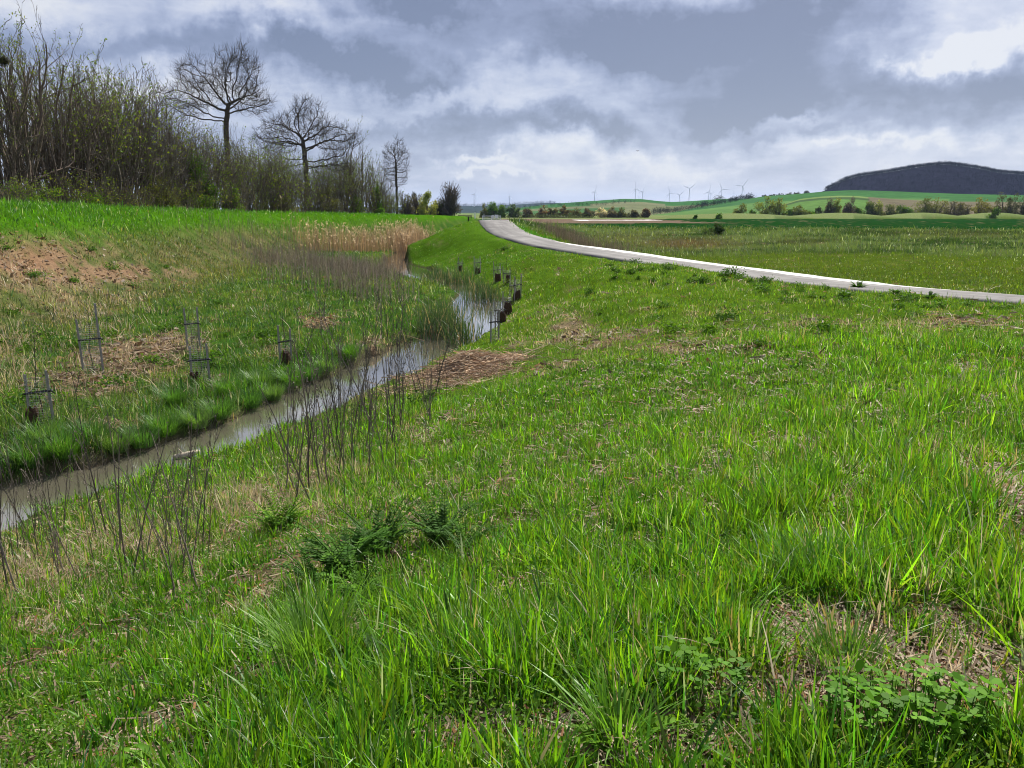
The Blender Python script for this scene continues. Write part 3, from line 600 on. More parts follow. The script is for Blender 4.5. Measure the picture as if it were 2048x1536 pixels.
# ------------------------------------------------------------------ wind turbines
def turbine_meshes():
    g = G(); tubes(g, [(0,0,0)], [(0,0,1)], 1, 1, 10); 
    def tower(h):
        g = G(); tubes(g, [(0,0,0),(0,0,h*.5)], [(0,0,h*.5),(0,0,h)], [2.3,1.8], [1.8,1.2], 12); return g.mesh('tower', M_white, True)
    gb = G(); ts = np.linspace(0,1,9); ch = np.interp(ts,[0,.08,.22,1],[1.4,1.6,2.8,.4]); th = np.interp(ts,[0,.1,.25,1],[1.6,1.5,.7,.12]); L = 45.
    V = []
    for t,c,h in zip(ts,ch,th): V += [(-c*.3,0,t*L),(0,h*.5,t*L),(c*.7,0,t*L),(0,-h*.5,t*L)]
    Q = []
    for k in range(8):
        for s in range(4): Q.append((k*4+s,k*4+(s+1)%4,k*4+4+(s+1)%4,k*4+4+s))
    gb.add(V, q=Q+[(32,33,34,35)]); blade = gb.mesh('blade', M_white)
    gn = G(); tubes(gn, [(0,-3,0),(0,2,0),(0,7,0)],[(0,2,0),(0,7,0),(0,9,0)],[1.6,2.1,1.9],[2.1,1.9,1.0],8); nac = gn.mesh('nacelle', M_white, True)
    gh = G(); tubes(gh, [(0,-5.5,0),(0,-4.6,0)],[(0,-4.6,0),(0,-3,0)],[.3,1.5],[1.5,1.7],8); hub = gh.mesh('hub', M_white, True)
    return tower, blade, nac, hub
def build_turbines():
    tower, blade, nac, hub = turbine_meshes()
    # px, hub py, base py, distance, first blade angle (clockwise from up), yaw of the rotor, label
    T = [(948,389,415,4700,25,55,'wind turbine above the far blue ridge, farthest left of the turbines'),
         (950.5,398,415,7600,50,40,'tiny pale wind turbine almost hidden behind the leftmost turbine'),
         (1019,393.5,414,5200,-5,60,'lone wind turbine behind the dark trees at the end of the path'),
         (1189.5,383.5,410,4700,18,50,'wind turbine standing alone over the left shoulder of the green hill'),
         (1271,377.6,408,4500,-8,40,'left one of a close pair of wind turbines on the green hill crest'),
         (1277,392,408,8200,10,30,'tiny far wind turbine between the close pair on the green hill'),
         (1285,383,408,4900,20,55,'right one of the close pair of wind turbines on the green hill crest'),
         (1339,386,410,5200,-18,25,'wind turbine right of the hill crest with one blade pointing nearly up'),
         (1359,390,412,5400,50,15,'low wind turbine whose rotor forms a spread Y over the saddle'),
         (1379,377,410,4500,52,5,'wind turbine whose raised blades form a wide V'),
         (1418,383.5,408,4700,10,30,'wind turbine next to the bare round clump on the ridge, blade up'),
         (1421.5,388.5,408,6900,55,20,'small wind turbine just behind another, next to the bare round clump'),
         (1444,378.6,408,4600,-26,10,'wind turbine above the ridge trees with a blade stretched level to the right'),
         (1467,388.5,406,9000,0,10,'tiny wind turbine peeping over the hedge between two large ones'),
         (1485,372.5,406,4300,38,10,'tallest looking wind turbine, farthest right of the row')]
    for px,py,by,D,a0,yaw,lab in T:
        d = ray(px,py); d = d/math.hypot(d[0],d[1])*D; b = ray(px,by); zb = b[2]/math.hypot(b[0],b[1])*D
        e = empty('wind_turbine', (d[0],d[1],zb), R(yaw)-math.atan2(d[0],d[1]), label=lab, cat='wind turbine', group='wind turbines on the skyline')
        h = d[2]-zb; link(bpy.data.objects.new('tower', tower(h)), e); o = link(bpy.data.objects.new('nacelle', nac), e); o.location.z = h
        o = link(bpy.data.objects.new('hub', hub), e); o.location.z = h
        for k in range(3):
            o = link(bpy.data.objects.new('blade', blade), e); o.location = (0,-3.8,h); o.rotation_euler = (0,R(a0+120*k),0)
build_turbines()

# ------------------------------------------------------------------ trees
BK = np.array([.085,.070,.058])
def sc_tree(attr, trunk, step, infl, kill, r, iters=140):
    nodes = [np.array(trunk[0],float)]; par = [-1]
    for a,b in zip(trunk[:-1], trunk[1:]):
        a = np.array(a,float); b = np.array(b,float); k = max(1,int(np.linalg.norm(b-a)/step))
        for i in range(1,k+1): nodes.append(a+(b-a)*i/k+r.normal(0,.04,3)*(i<k)); par.append(len(nodes)-2)
    A = np.array(attr); N_ = np.array(nodes); d2 = ((A[:,None]-N_[None])**2).sum(2); near = d2.argmin(1); best = d2.min(1)
    for _ in range(iters):
        if len(A) == 0: break
        if _ % 1 == 0:
            act = best < infl*infl if (best < infl*infl).any() else best <= best.min()*1.05
        v = nrm(A[act]-N_[near[act]]); S = np.zeros((len(N_),3)); np.add.at(S, near[act], v); idx = np.unique(near[act])
        new = N_[idx]+nrm(nrm(S[idx])+r.normal(0,.16,(len(idx),3)))*step
        N_ = np.vstack([N_, new]); par += list(idx); nb = len(N_)-len(new)
        dd = ((A[:,None]-new[None])**2).sum(2); j = dd.argmin(1); m = dd.min(1); up = m < best; near = np.where(up, nb+j, near); best = np.minimum(best, m)
        keep = best > kill*kill; A = A[keep]; near = near[keep]; best = best[keep]
    return N_, np.array(par)
def tree_object(name, N_, par, r, rtip, rmax, twigs, twl, label, cat, group, loc, rz=0, leaf=None, bark=BK, expo=2.03):
    n = len(N_); kids = np.zeros(n,int); np.add.at(kids, par[1:], 1)
    rad = np.where(kids==0, rtip**expo, 0.)
    for i in range(n-1,0,-1): rad[par[i]] += rad[i]
    rad = rad**(1/expo); rad = np.minimum(rad*rmax/rad[0] if rad[0] > rmax else rad, rmax)
    i = np.arange(1,n); p = par[1:]; e = empty(name, loc, rz, label=label, cat=cat, group=group)
    R0 = np.minimum(rad[p], rad[i]*1.35); thick = rad[i] > rmax*.16
    zz = N_[p][:,2]; R0 = R0*(1+1.0*np.exp(-np.maximum(zz,0)/.5)*(zz<1.2)*(rad[p]>.6*rmax))
    g = G(); tubes(g, N_[p][thick], N_[i][thick], R0[thick], rad[i][thick], 7, c=bark); g.obj('trunk', M_bark, e, True)
    g = G(); tubes(g, N_[p][~thick], N_[i][~thick], R0[~thick], rad[i][~thick], 4, c=bark*1.05)
    tips = np.where((kids==0)|(rad < rtip*2.2))[0]; tips = tips[tips>3]; T = np.repeat(tips, twigs); m = len(T)
    base = N_[T]; d0 = nrm(N_[T]-N_[par[T]]); L = twl*r.uniform(.35,1.7,m); d1 = nrm(d0+r.normal(0,.55,(m,3))+np.array([0,0,.25])); mid = base+d1*(L*.5)[:,None]
    d2 = nrm(d1+r.normal(0,.3,(m,3))+np.array([0,0,.6])); end = mid+d2*(L*.5)[:,None]
    tubes(g, base, mid, rtip*.55, rtip*.42, 3, c=bark*.95); tubes(g, mid, end, rtip*.42, rtip*.25, 3, c=bark*.95)
    d3 = nrm(d1+r.normal(0,.6,(m,3))+np.array([0,0,.3])); tubes(g, mid, mid+d3*(L*.4)[:,None], rtip*.36, rtip*.22, 3, c=bark*.95)
    mats = [M_bark]
    if leaf:
        num, size, cols = leaf; k = r.integers(0,m,num); pos = end[k]+r.normal(0,twl*.12,(num,3))
        leafquads(g, pos, size*r.uniform(.6,1.3,num), np.array(cols)[r.integers(0,len(cols),num)]*r.uniform(.7,1.3,(num,1)), r, .6, mi=1); mats.append(M_leaf)
    g.obj('crown', mats, e)
    return e
def inball(r, n, c, rad, lo=-1., shell=.0, irr=.85):
    o = []; ph = r.uniform(0,6.28,6)
    while len(o) < n:
        u = r.uniform(-1,1,3); q = u@u
        th = math.atan2(u[2],u[0]); lim = 1-.22*irr*(.5+.5*math.sin(3*th+ph[0]))-.16*irr*(.5+.5*math.sin(7*th+ph[1]+2*u[1]))-.10*(.5+.5*math.sin(13*th+ph[2])); cl = math.sin(4.3*u[0]+ph[3])*math.sin(4.1*u[1]+ph[4])*math.sin(4.7*u[2]+ph[5])
        if q <= lim*lim*1.12 and u[2] >= lo and q >= shell and cl > -.17: o.append(np.array(c)+u*np.array(rad))
    return o
def behind(px, off):
    """the ground point seen along column px that lies off metres behind the dyke crest"""
    t = np.linspace(20,420,1600); x = (px-1024)/F*.978*t; d, p_, sg = polydist(x, t, DY); s = d*sg; ok = np.where(s <= -off)[0]
    # going outward the ray meets the crest from the stream side: first index where s has become <= -off
    i = ok[0] if len(ok) else len(t)-1
    return np.array([x[i], t[i], float(H(x[i:i+1], t[i:i+1])[0])])
r1 = np.random.default_rng(17)
def hero():
    r = r1
    b = GY(462, 102); a = inball(r,560,(-2.9,0,16.4),(3.7,3.8,4.1),-.9)+inball(r,640,(2.0,.2,17.7),(4.1,4.,4.7),-.9)+inball(r,160,(4.6,0,15.2),(2.,2.2,2.))+inball(r,200,(-6.3,-.5,15.3),(2.2,2.,1.9))+inball(r,50,(3.9,.4,14.2),(1.3,1.6,1.2))+inball(r,40,(-3.5,0,13.2),(1.6,1.6,1.0))
    N_, p = sc_tree(a, [(0,0,-.5),(.1,0,5),(.25,0,10.2),(.3,.1,12.2),(.75,.15,14.6)], .34, 2.6, .5, r)
    tree_object('ash_tree', N_, p, r, .020, .46, 4, 1.05, 'tall bare ash tree with a high round crown rising far above the thicket', 'tree', None, b)
    b = GY(618, 132); a = inball(r,620,(-4.3,0,13.6),(4.5,4.2,3.9),-.9)+inball(r,760,(.2,.3,15.9),(4.9,5.,4.5),-.9)+inball(r,640,(5.0,0,13.1),(4.5,4.2,4.0),-.9)+inball(r,260,(4.4,0,9.2),(4.2,3,1.6))+inball(r,160,(-5.4,0,12.4),(2.4,2.4,2.0))+inball(r,110,(-4.2,0,9.2),(2.6,2,1.2))
    N_, p = sc_tree(a, [(0,0,-.5),(.05,0,4),(0,0,7.0),(-.1,0,11.),(-.3,.2,13.)], .38, 2.8, .55, r)
    tree_object('oak_tree', N_, p, r, .023, .66, 3, 1.1, 'broad bare oak with a spreading domed crown above the brown thicket', 'tree', None, b)
    b = GY(795, 172); a = inball(r,800,(0,0,11.6),(3.2,3.,5.8),-.95,.0,.3)
    N_, p = sc_tree(a, [(0,0,-.5),(.05,0,3),(0,0,6.2),(.05,0,11.5)], .34, 2., .5, r)
    tree_object('slender_tree', N_, p, r, .021, .26, 4, .85, 'lone slender bare tree with an egg shaped crown on the dyke beyond the thicket', 'tree', None, b)
hero()
def grow_shrub(r, stems, Ht, spread, lev=3, dens=1., r0=.06, up=.10, wob=.14, seg=.45):
    S = []
    def br(p, d, L, rad, lv):
        n = max(3, int(L/seg)); st = L/n; nxt = r.uniform(.25,.45)
        for i in range(n):
            d = d+r.normal(0,wob,3)+np.array([0,0,up]); d = d/np.linalg.norm(d); q = p+d*st; a = rad*(1-.8*i/n); b = rad*(1-.8*(i+1)/n); S.append((p,q,a,b,lv)); p = q
            t = (i+1)/n
            if lv < lev and t > nxt:
                for _ in range(1 if r.random() < dens*.75 else 2):
                    s = nrm(np.cross(d, r.normal(size=3))); ang = r.uniform(.45,.95); dd = d*math.cos(ang)+s*math.sin(ang)
                    br(p, dd, L*(.42-.2*t)*r.uniform(.7,1.3), max(b*.6,.005), lv+1)
                nxt = t+r.uniform(.06,.14)/dens
    for _ in range(stems):
        a = r.uniform(0,2*math.pi); k = r.uniform(.0,spread); p = np.array([math.cos(a)*.25*stems**.5*r.random(), math.sin(a)*.25*stems**.5*r.random(), -.4])
        br(p, nrm(np.array([math.cos(a)*k, math.sin(a)*k, 1.])), Ht*r.uniform(.75,1.05), r0*r.uniform(.7,1.2), 0)
    return S
def shrub_proto(r, name, stems, Ht, spread, lev, dens, r0, leaf, bark, label, cat, group, seg=.5, wob=.14, up=.1, minr=.011):
    S = grow_shrub(r, stems, Ht, spread, lev, dens, r0, up, wob, seg); P0 = np.array([s[0] for s in S]); P1 = np.array([s[1] for s in S]); A = np.maximum([s[2] for s in S],minr); B = np.maximum([s[3] for s in S],minr*.8); lv = np.array([s[4] for s in S])
    e = empty(name, (0,-50,-50), label=label, cat=cat, group=group)
    k = lv == 0; c = bark*r.uniform(.75,1.25,(len(S),1)); g = G(); tubes(g, P0[k], P1[k], A[k], B[k], 5, c=c[k]); g.obj('trunk', M_bark, e, True)
    g = G(); tubes(g, P0[~k], P1[~k], A[~k], B[~k], 3, c=c[~k]); mats = [M_bark]
    if leaf:
        num, size, cols, zlo = leaf; ok = np.where((lv>=1)&(P1[:,2]>zlo*Ht))[0]; j = ok[r.integers(0,len(ok),num)]; pos = P1[j]+r.normal(0,.10,(num,3))
        leafquads(g, pos, size*r.uniform(.6,1.4,num), np.array(cols)[r.integers(0,len(cols),num)]*r.uniform(.7,1.3,(num,1)), r, .6, mi=1); mats.append(M_leaf)
    g.obj('crown', mats, e); print(name, len(S)); e['h'] = Ht
    return e, float(np.percentile(P1[:,2],98.5))
GRN = [(.13,.21,.025),(.11,.18,.022),(.17,.22,.03)]; BUD = [(.20,.20,.04),(.14,.17,.03)]
PROTO = {}
def protos():
    r = np.random.default_rng(23); g1 = 'bare trees of the thicket behind the dyke'; g2 = 'bare multi stemmed shrubs of the thicket behind the dyke'
    l1 = 'bare slender tree standing in the thicket behind the left dyke'; l2 = 'bare multi stemmed shrub in the thicket behind the left dyke'
    for i in range(4): PROTO['tree%d'%i] = shrub_proto(r,'thicket_tree',[2,2,3,3][i],12,.26,3,1.45,.20,([420,240,100,460][i],.115,GRN,.45) if i!=2 else None,np.array([.15,.115,.09]),l1,'tree',g1,seg=.6)
    for i in range(3): PROTO['tall%d'%i] = shrub_proto(r,'upright_tree',[3,4,3][i],13,.16,3,1.5,.17,([240,120,330][i],.11,GRN,.5),np.array([.12,.095,.078])*[1,.85,1.1][i],'tall upright many stemmed bare tree in the thicket at the left','tree','tall upright trees of the left thicket',seg=.55,wob=.09,up=.12)
    for i in range(4): PROTO['shrub%d'%i] = shrub_proto(r,'thicket_shrub',[7,9,6,8][i],8,.40,2,1.35,.065,([380,60,520,200][i],.13,GRN if i!=3 else BUD,.35) if i!=1 else None,np.array([.145,.12,.10])*[1,.9,1.05,.85][i],l2,'shrub',g2,seg=.4)
    for i in range(2): PROTO['low%d'%i] = shrub_proto(r,'undergrowth_shrub',10,3.2,.9,2,1.5,.03,([130,330][i],.13,GRN if i else BUD,.1),np.array([.13,.105,.085]),'low twiggy shrub at the foot of the thicket behind the dyke','shrub','low shrubs at the foot of the thicket',seg=.3)
protos()
_used = set()
def put(key, loc, rz, hgt, label=None, wx=1., group=None):
    e, h = PROTO[key]; s = hgt/h
    if key in _used: o = copy_thing(e, loc, rz, (s*wx,s*wx,s), label, group)
    else:
        _used.add(key); o = e; o.location = loc; o.rotation_euler = (0,0,rz); o.scale = (s*wx,s*wx,s)
        if label: o['label'] = label
        if group: o['group'] = group
    if 'h' in o: del o['h']
    return o
TOP = np.array([(-60,60),(0,70),(40,75),(60,80),(110,120),(150,150),(180,140),(250,140),(320,160),(345,205),(365,245),(420,250),(470,258),(520,285),(560,275),(600,300),(650,325),(690,300),(720,300),(745,310),(765,335),(790,375),(830,392)],float)
def thicket():
    r = np.random.default_rng(29)
    def place(key, px, top, off, wx=1., label=None):
        b = behind(px, off); dep = b[1]*CP-b[2]*SP; _, pb = proj(b[0],b[1],b[2]); hgt = (pb-top)/F*dep*.985
        put(key, b, r.uniform(0,6.28), max(hgt,1.2), label, wx)
    # the tall ones at the left edge and those that stand out
    for px,top,off,k in [(8,50,5,'tree1'),(28,24,7,'tree2'),(62,48,5,'tree1'),(80,70,4,'tree3'),(100,84,8,'tree0'),(118,98,6,'tree3'),(-20,50,6,'tree3'),(45,110,9,'tree1'),(148,128,8,'tree2'),(160,150,5,'tree0'),
                         (20,150,4,'tree0'),(90,170,9,'tree2'),(132,150,9,'tree1'),(200,150,9,'tree3'),(240,160,9,'tree1')]: place(k, px, top, off, .85)
    for i in range(30):
        px = -15+i*12.6+r.normal(0,4); place('tall%d'%r.integers(0,3), px, np.interp(px,TOP[:,0],TOP[:,1]-8)+r.uniform(-14,34), r.uniform(3.5,10), .72)
    for i in range(8):
        px = r.uniform(130,350); place('tree%d'%r.integers(0,4), px, np.interp(px,TOP[:,0],TOP[:,1])+r.uniform(-12,30), r.uniform(4,10), .62)
    for i in range(16):
        px = r.uniform(360,690); place('tree%d'%r.integers(0,4), px, np.interp(px,TOP[:,0],TOP[:,1])+r.uniform(-15,25), r.uniform(4,10), .62)
    for px,top,off in [(694,243,4),(716,248,4),(738,300,4),(705,290,6),(752,305,5)]: place('tree%d'%r.integers(0,3), px, top, off, .7)
    for i in range(104):
        px = r.uniform(345,790) if i > 15 else r.uniform(140,345); top = np.interp(px,TOP[:,0],TOP[:,1])+abs(r.normal(0,22))+4
        place('shrub%d'%r.integers(0,4), px, min(top,400), r.uniform(2.5,9), r.uniform(.9,1.2))
    for i in range(4):
        px = r.uniform(-10,360); top = np.interp(px,TOP[:,0],TOP[:,1])+r.uniform(60,150); place('shrub%d'%r.integers(0,4), px, min(top,380), r.uniform(3,10), r.uniform(.7,1.))
    for i in range(52):
        px = r.uniform(-15,800); place('low%d'%r.integers(0,2), px, r.uniform(345,392) if px<650 else r.uniform(375,405), r.uniform(1.8,4), r.uniform(.8,1.3))
thicket()

# leafy bushes: many small leaves gathered in clumps round hidden stems
def bush(name, loc, w_, h_, n, cols, r, label, cat='bush', group=None, leaf=.12, bare=0, lean=0., gap=.5, d_=None):
    e = empty(name, loc, r.uniform(0,6.28) if not lean else 0, label=label, cat=cat, group=group); d_ = d_ or w_
    k = max(8,int(14+10*gap)); u = nrm(r.normal(size=(k,3)))*(r.random((k,1))**.45)*.8; u[:,2] = np.abs(u[:,2])*.95-.12*(r.random(k)<.4)
    cen = u*np.array([w_/2,d_/2,h_*.95])+np.array([0,0,h_*.10]); cr_ = r.uniform(.16,.34,k)
    i = r.integers(0,k,n); off = nrm(r.normal(size=(n,3)))*(r.random((n,1))**.5)*cr_[i][:,None]*np.array([w_*.62,d_*.62,h_*.62]); pos = cen[i]+off
    pos[:,2] = np.abs(pos[:,2])+.02*h_; 
    if lean: pos[:,0] += lean*pos[:,2]
    C = np.array(cols)[r.integers(0,len(cols),k)][i]*r.uniform(.7,1.3,(n,1)); g = G(); leafquads(g, pos, leaf*r.uniform(.6,1.4,n), C, r, .6, mi=0); g.obj('foliage', M_leaf, e)
    g = G(); tip = cen*1.0; tip[:,0] += lean*tip[:,2]; base = np.stack([r.normal(0,.06*w_,k),r.normal(0,.06*w_,k),-.2+0*u[:,0]],1); mid = (base+tip)*.5+r.normal(0,.05*h_,(k,3)); tubes(g, base, mid, .022*h_, .013*h_, 4, c=BK); tubes(g, mid, tip, .013*h_, .005*h_, 4, c=BK)
    if bare:
        j = r.integers(0,k,bare); s = mid[j]; t_ = cen[j]+nrm(r.normal(size=(bare,3)))*cr_[j][:,None]*np.array([w_*.75,d_*.75,h_*.8]); t_[:,2] = np.maximum(t_[:,2],.15*h_); tubes(g, s, t_, .006*h_, .003*h_, 3, c=BK*1.3)
    g.obj('stem', M_bark, e); return e
def bushes():
    r = np.random.default_rng(37); dark = [(.05,.115,.014),(.065,.14,.016),(.04,.085,.014)]; mid = [(.09,.18,.018),(.12,.20,.02),(.07,.14,.018)]; olive = [(.10,.115,.04),(.085,.10,.04),(.12,.13,.045)]; willow = [(.22,.26,.05),(.19,.23,.05),(.25,.28,.07)]
    def near(px, off, topy, wpx, n, cols, name, label, leaf, bare=0):
        b = behind(px, off); dep = b[1]; _, pb = proj(*b); h_ = (pb-topy)/F*dep; bush(name, b, wpx/F*dep, h_, n, cols, r, label, leaf=leaf, bare=bare, gap=1)
    near(402,3,292,85,5200,dark,'hawthorn_bush','dense dark green bush in leaf below the tall ash tree',.17,60)
    near(405,2.2,372,60,2500,mid,'hawthorn_bush','low bright green bush at the foot of the dense dark bush',.13)
    near(465,2.5,345,60,1500,mid,'hawthorn_bush','leafing green bush under the trunk of the tall ash',.15,80)
    near(60,2.5,350,150,1700,mid,'hawthorn_bush','loose green bush at the left edge below the tall thicket trees',.12,120)
    near(190,2.5,352,120,1500,mid,'hawthorn_bush','thin green bush under the multi stemmed thicket',.12,120)
    near(330,2.2,345,90,1700,olive,'hawthorn_bush','olive green bush right of the leaning pale stems',.13,120)
    near(560,2.5,382,110,1500,olive,'hawthorn_bush','wide low olive bush in front of the brown thicket',.17,140)
    near(655,2.5,352,60,1500,olive,'hawthorn_bush','olive brown bush under the right limbs of the oak',.19,100)
    near(712,2.5,375,40,1300,mid,'hawthorn_bush','small green bush right of the oak at the dyke crest',.2,40)
    near(755,3,345,30,1000,mid,'ivy_clad_shrub','narrow ivy green shrub left of the lone slender tree',.22,30)
    near(762,2,405,30,900,[(.09,.20,.03)],'hawthorn_bush','bright green small bush left of the lone slender tree foot',.2)
    def far(px, topy, basey, wpx, D, n, cols, name, label, group=None, bare=0, lean=0., gap=.6):
        x = (px-1024)/F*D*.978; z = float(H(np.array([x]),np.array([float(D)]))[0]); s = D*.978/F; zb = ray(px,basey); zb = zb[2]/zb[1]*D; zt = ray(px,topy); zt = zt[2]/zt[1]*D
        zb = min(zb, z) if abs(zb-z) < 8 else z
        bush(name, (x,D,zb-.1), wpx*s*1.32, max(zt-zb,.8)*1.28, int(n*1.6), [tuple(1.25*q for q in c_) for c_ in cols], r, label, cat='bush' if 'bush' in name else 'tree', group=group, leaf=max(.1,.0017*D), bare=bare, lean=lean, gap=gap)
    # group at the end of the left dyke
    far(832,386,432,36,285,1000,[(.09,.085,.055),(.07,.07,.05)],'bare_tree','grey brown bare tree left of the yellow green willow',bare=500)
    far(812,392,432,30,275,900,[(.085,.08,.055)],'bare_tree','leftmost grey bare tree of the group at the end of the dyke',bare=420)
    far(856,391,430,36,280,2600,willow,'willow_bush','round yellow green willow at the end of the left dyke')
    far(897,373,432,52,290,1000,[(.06,.055,.045),(.07,.065,.05)],'bare_tree','wide dark bare tree right of the yellow green willow',bare=900)
    far(876,400,432,30,286,1100,[(.05,.06,.03)],'dark_bush','dark low bush between the willow and the wide bare tree',bare=200)
    far(842,412,432,60,284,1200,[(.05,.07,.03)],'dark_bush','dark low bush in front of the willow',bare=100)
    # hedge beyond the end of the path
    gm = 'trees of the far hedge beyond the path'
    for px,t,w_,c,nm,lb in [(985,405,26,dark,'dark_tree','dark green tree at the left end of the far hedge'),(968,412,16,olive,'bare_tree','thin greyish tree left of the dark green hedge trees'),(1006,405,30,dark,'dark_tree','second dark green tree beyond the end of the path'),(1028,411,24,[(.05,.085,.03)],'dark_tree','third lower dark tree of the far hedge, next to bare twigs'),
        (1056,414,22,[(.09,.08,.06)],'bare_tree','grey bare tree right of the dark hedge trees'),(1087,412,26,[(.12,.085,.05),(.10,.085,.05)],'russet_tree','russet brown tree in the far hedge'),(1108,414,24,[(.075,.075,.035)],'olive_tree','olive tree right of the russet one'),(1128,413,26,[(.085,.075,.04)],'olive_tree','brownish tree in the middle of the far hedge'),
        (1150,415,28,[(.085,.085,.04)],'olive_tree','olive tree left of the white blossoming tree'),(1178,417,26,[(.09,.085,.06)],'bare_tree','grey brown tree directly left of the white blossom'),(1202,417,22,[(.55,.52,.45),(.30,.30,.2),(.40,.38,.30)],'blossoming_tree','small tree in white blossom in the far hedge'),
        (1224,416,24,[(.11,.105,.075)],'bare_tree','grey tree right of the white blossoming tree'),(1240,418,22,[(.09,.10,.05)],'olive_tree','low olive tree near the right end of the far hedge'),(1268,420,20,[(.085,.085,.06)],'bare_tree','bare tree standing apart right of the far hedge'),(1292,418,18,[(.10,.075,.055)],'bare_tree','russet bare tree at the right end of the far hedge')]:
        far(px,t,434,w_,520,900,c,nm,lb,gm,bare=160 if nm in('bare_tree','russet_tree') else 30)
    far(1258,427,434,60,525,700,[(.05,.065,.03)],'dark_bush','low dark scrub between the last far hedge trees')
    far(1110,426,434,150,516,1500,[(.04,.055,.025)],'dark_bush','long low dark scrub at the foot of the far hedge')
    gr = 'bushes along the far right dyke'
    for px,t,b,w_,c,nm,lb in [(1478,407,430,28,[(.12,.15,.045),(.10,.13,.04)],'willow_bush','round pale willow left of the biggest far willow'),(1528,398,430,46,[(.10,.14,.035),(.13,.17,.045)],'willow_bush','left half of the biggest far willow group'),(1556,400,430,44,[(.13,.17,.045),(.10,.13,.035)],'willow_bush','right half of the biggest far willow group'),
        (1596,414,430,38,[(.08,.11,.03)],'willow_bush','low willow right of the biggest far willow group'),(1502,421,430,20,dark,'dark_bush','dark scrub between the far willows'),(1578,420,430,24,dark,'dark_bush','dark scrub at the right foot of the biggest willows'),(1618,423,430,26,dark,'dark_bush','flat dark scrub right of the low willow'),
        (1636,418,427,20,[(.04,.06,.035)],'dark_bush','small dark bush left of the bluish bare tree'),(1657,401,427,20,[(.08,.085,.06)],'bare_tree','grey bare tree left of a pale green willow'),(1671,402,427,24,[(.16,.20,.05)],'willow_bush','pale green willow below the left foot of the wooded hill'),(1697,398,427,22,[(.075,.07,.07)],'bare_tree','purplish bare tree below the wooded hill'),
        (1713,417,427,18,dark,'dark_bush','dark low bush right of the purplish bare tree'),(1738,404,427,26,[(.08,.12,.03),(.05,.08,.025)],'willow_bush','dark based green willow below the wooded hill'),(1756,402,427,24,[(.16,.20,.05)],'willow_bush','light green willow right of the dark based one'),(1780,410,427,30,[(.15,.17,.09),(.06,.09,.03)],'blossom_bush','bush flecked with pale blossom below the wooded hill'),
        (1806,411,427,36,dark,'dark_bush','dark green bush left of the wide olive willow'),(1844,396,427,46,[(.10,.13,.035),(.075,.10,.03)],'willow_bush','wide olive willow below the top of the wooded hill'),(1870,395,427,44,[(.11,.13,.04)],'willow_bush','tall olive willow on the right of the wide one'),(1904,404,427,44,[(.07,.075,.04),(.10,.10,.07)],'bare_tree','grey scrubby tree right of the olive willows'),
        (1925,405,427,26,[(.09,.09,.06)],'bare_tree','grey bare bush left of the round yellowish willow'),(1958,395,427,42,[(.14,.15,.045),(.12,.125,.04)],'willow_bush','round yellowish willow near the right edge'),(1998,394,424,40,[(.055,.07,.035),(.08,.085,.05)],'dark_bush','dark hedge bush right of the yellowish willow'),(2020,393,424,30,[(.06,.07,.04)],'dark_bush','tall dark hedge bush near the right edge'),(2046,396,424,34,[(.05,.06,.035)],'dark_bush','last dark hedge bush at the right edge'),(1690,424,427,60,[(.06,.055,.035)],'dark_bush','brown low scrub under the purplish bare tree')]:
        far(px,t,b,w_,470,1100,c,nm,lb,gr,bare=250 if nm=='bare_tree' else 60,gap=.8)
    far(1982,417,437,14,425,500,dark,'leaning_bush','leaning dark bush on the slope of the far right dyke',lean=.5)
    far(1434,428,440,14,420,500,dark,'leaning_bush','leaning dark bush at the foot of the far dyke',lean=.6)
    far(1388,429,437,6,425,250,dark,'leaning_bush','tiny leaning bush left of the larger leaning one',lean=.6)
    b = GP(1431,468); bush('thorn_bush', b, 2.5, 1.7, 2600, [(.022,.05,.016),(.03,.06,.018)], r, 'round dark bush standing alone in the rough meadow right of the path', leaf=.13)
    bush('thorn_bush', b+np.array([-1.2,.8,.1]), 1.6, 1.7, 420, [(.09,.16,.04)], r, 'sparse light green shoots behind the dark meadow bush', leaf=.12)
    # trees on the skyline of the far fields
    for px,t_,h_,n,lb in [(1436,1.0,13,26,'bare round clump of trees on the ridge below the turbines'),(1500,.99,9,16,'round tree where the diagonal hedge meets the skyline'),(1612,1.,9,11,'round dark tree at the right end of the skyline row'),(1594,1.,7,10,'dark tree next to the round one on the skyline'),(1578,1.,7,12,'third skyline tree from the wooded hill'),(1560,1.,6,14,'low skyline trees left of the dark row'),(1544,1.,6,12,'lower skyline tree at the left of the dark row'),(1530,1.,6,10,'leftmost small tree of the dark skyline row')]:
        p = (HG if px == 1436 else HM)(np.array([float(px)]),np.array([t_]))[0]; bush('skyline_tree', p-np.array([0,0,.5]), n*1.3, h_, 420, [(.03,.045,.03),(.04,.05,.034)], r, lb, cat='tree', leaf=1.4, bare=80)
bushes()
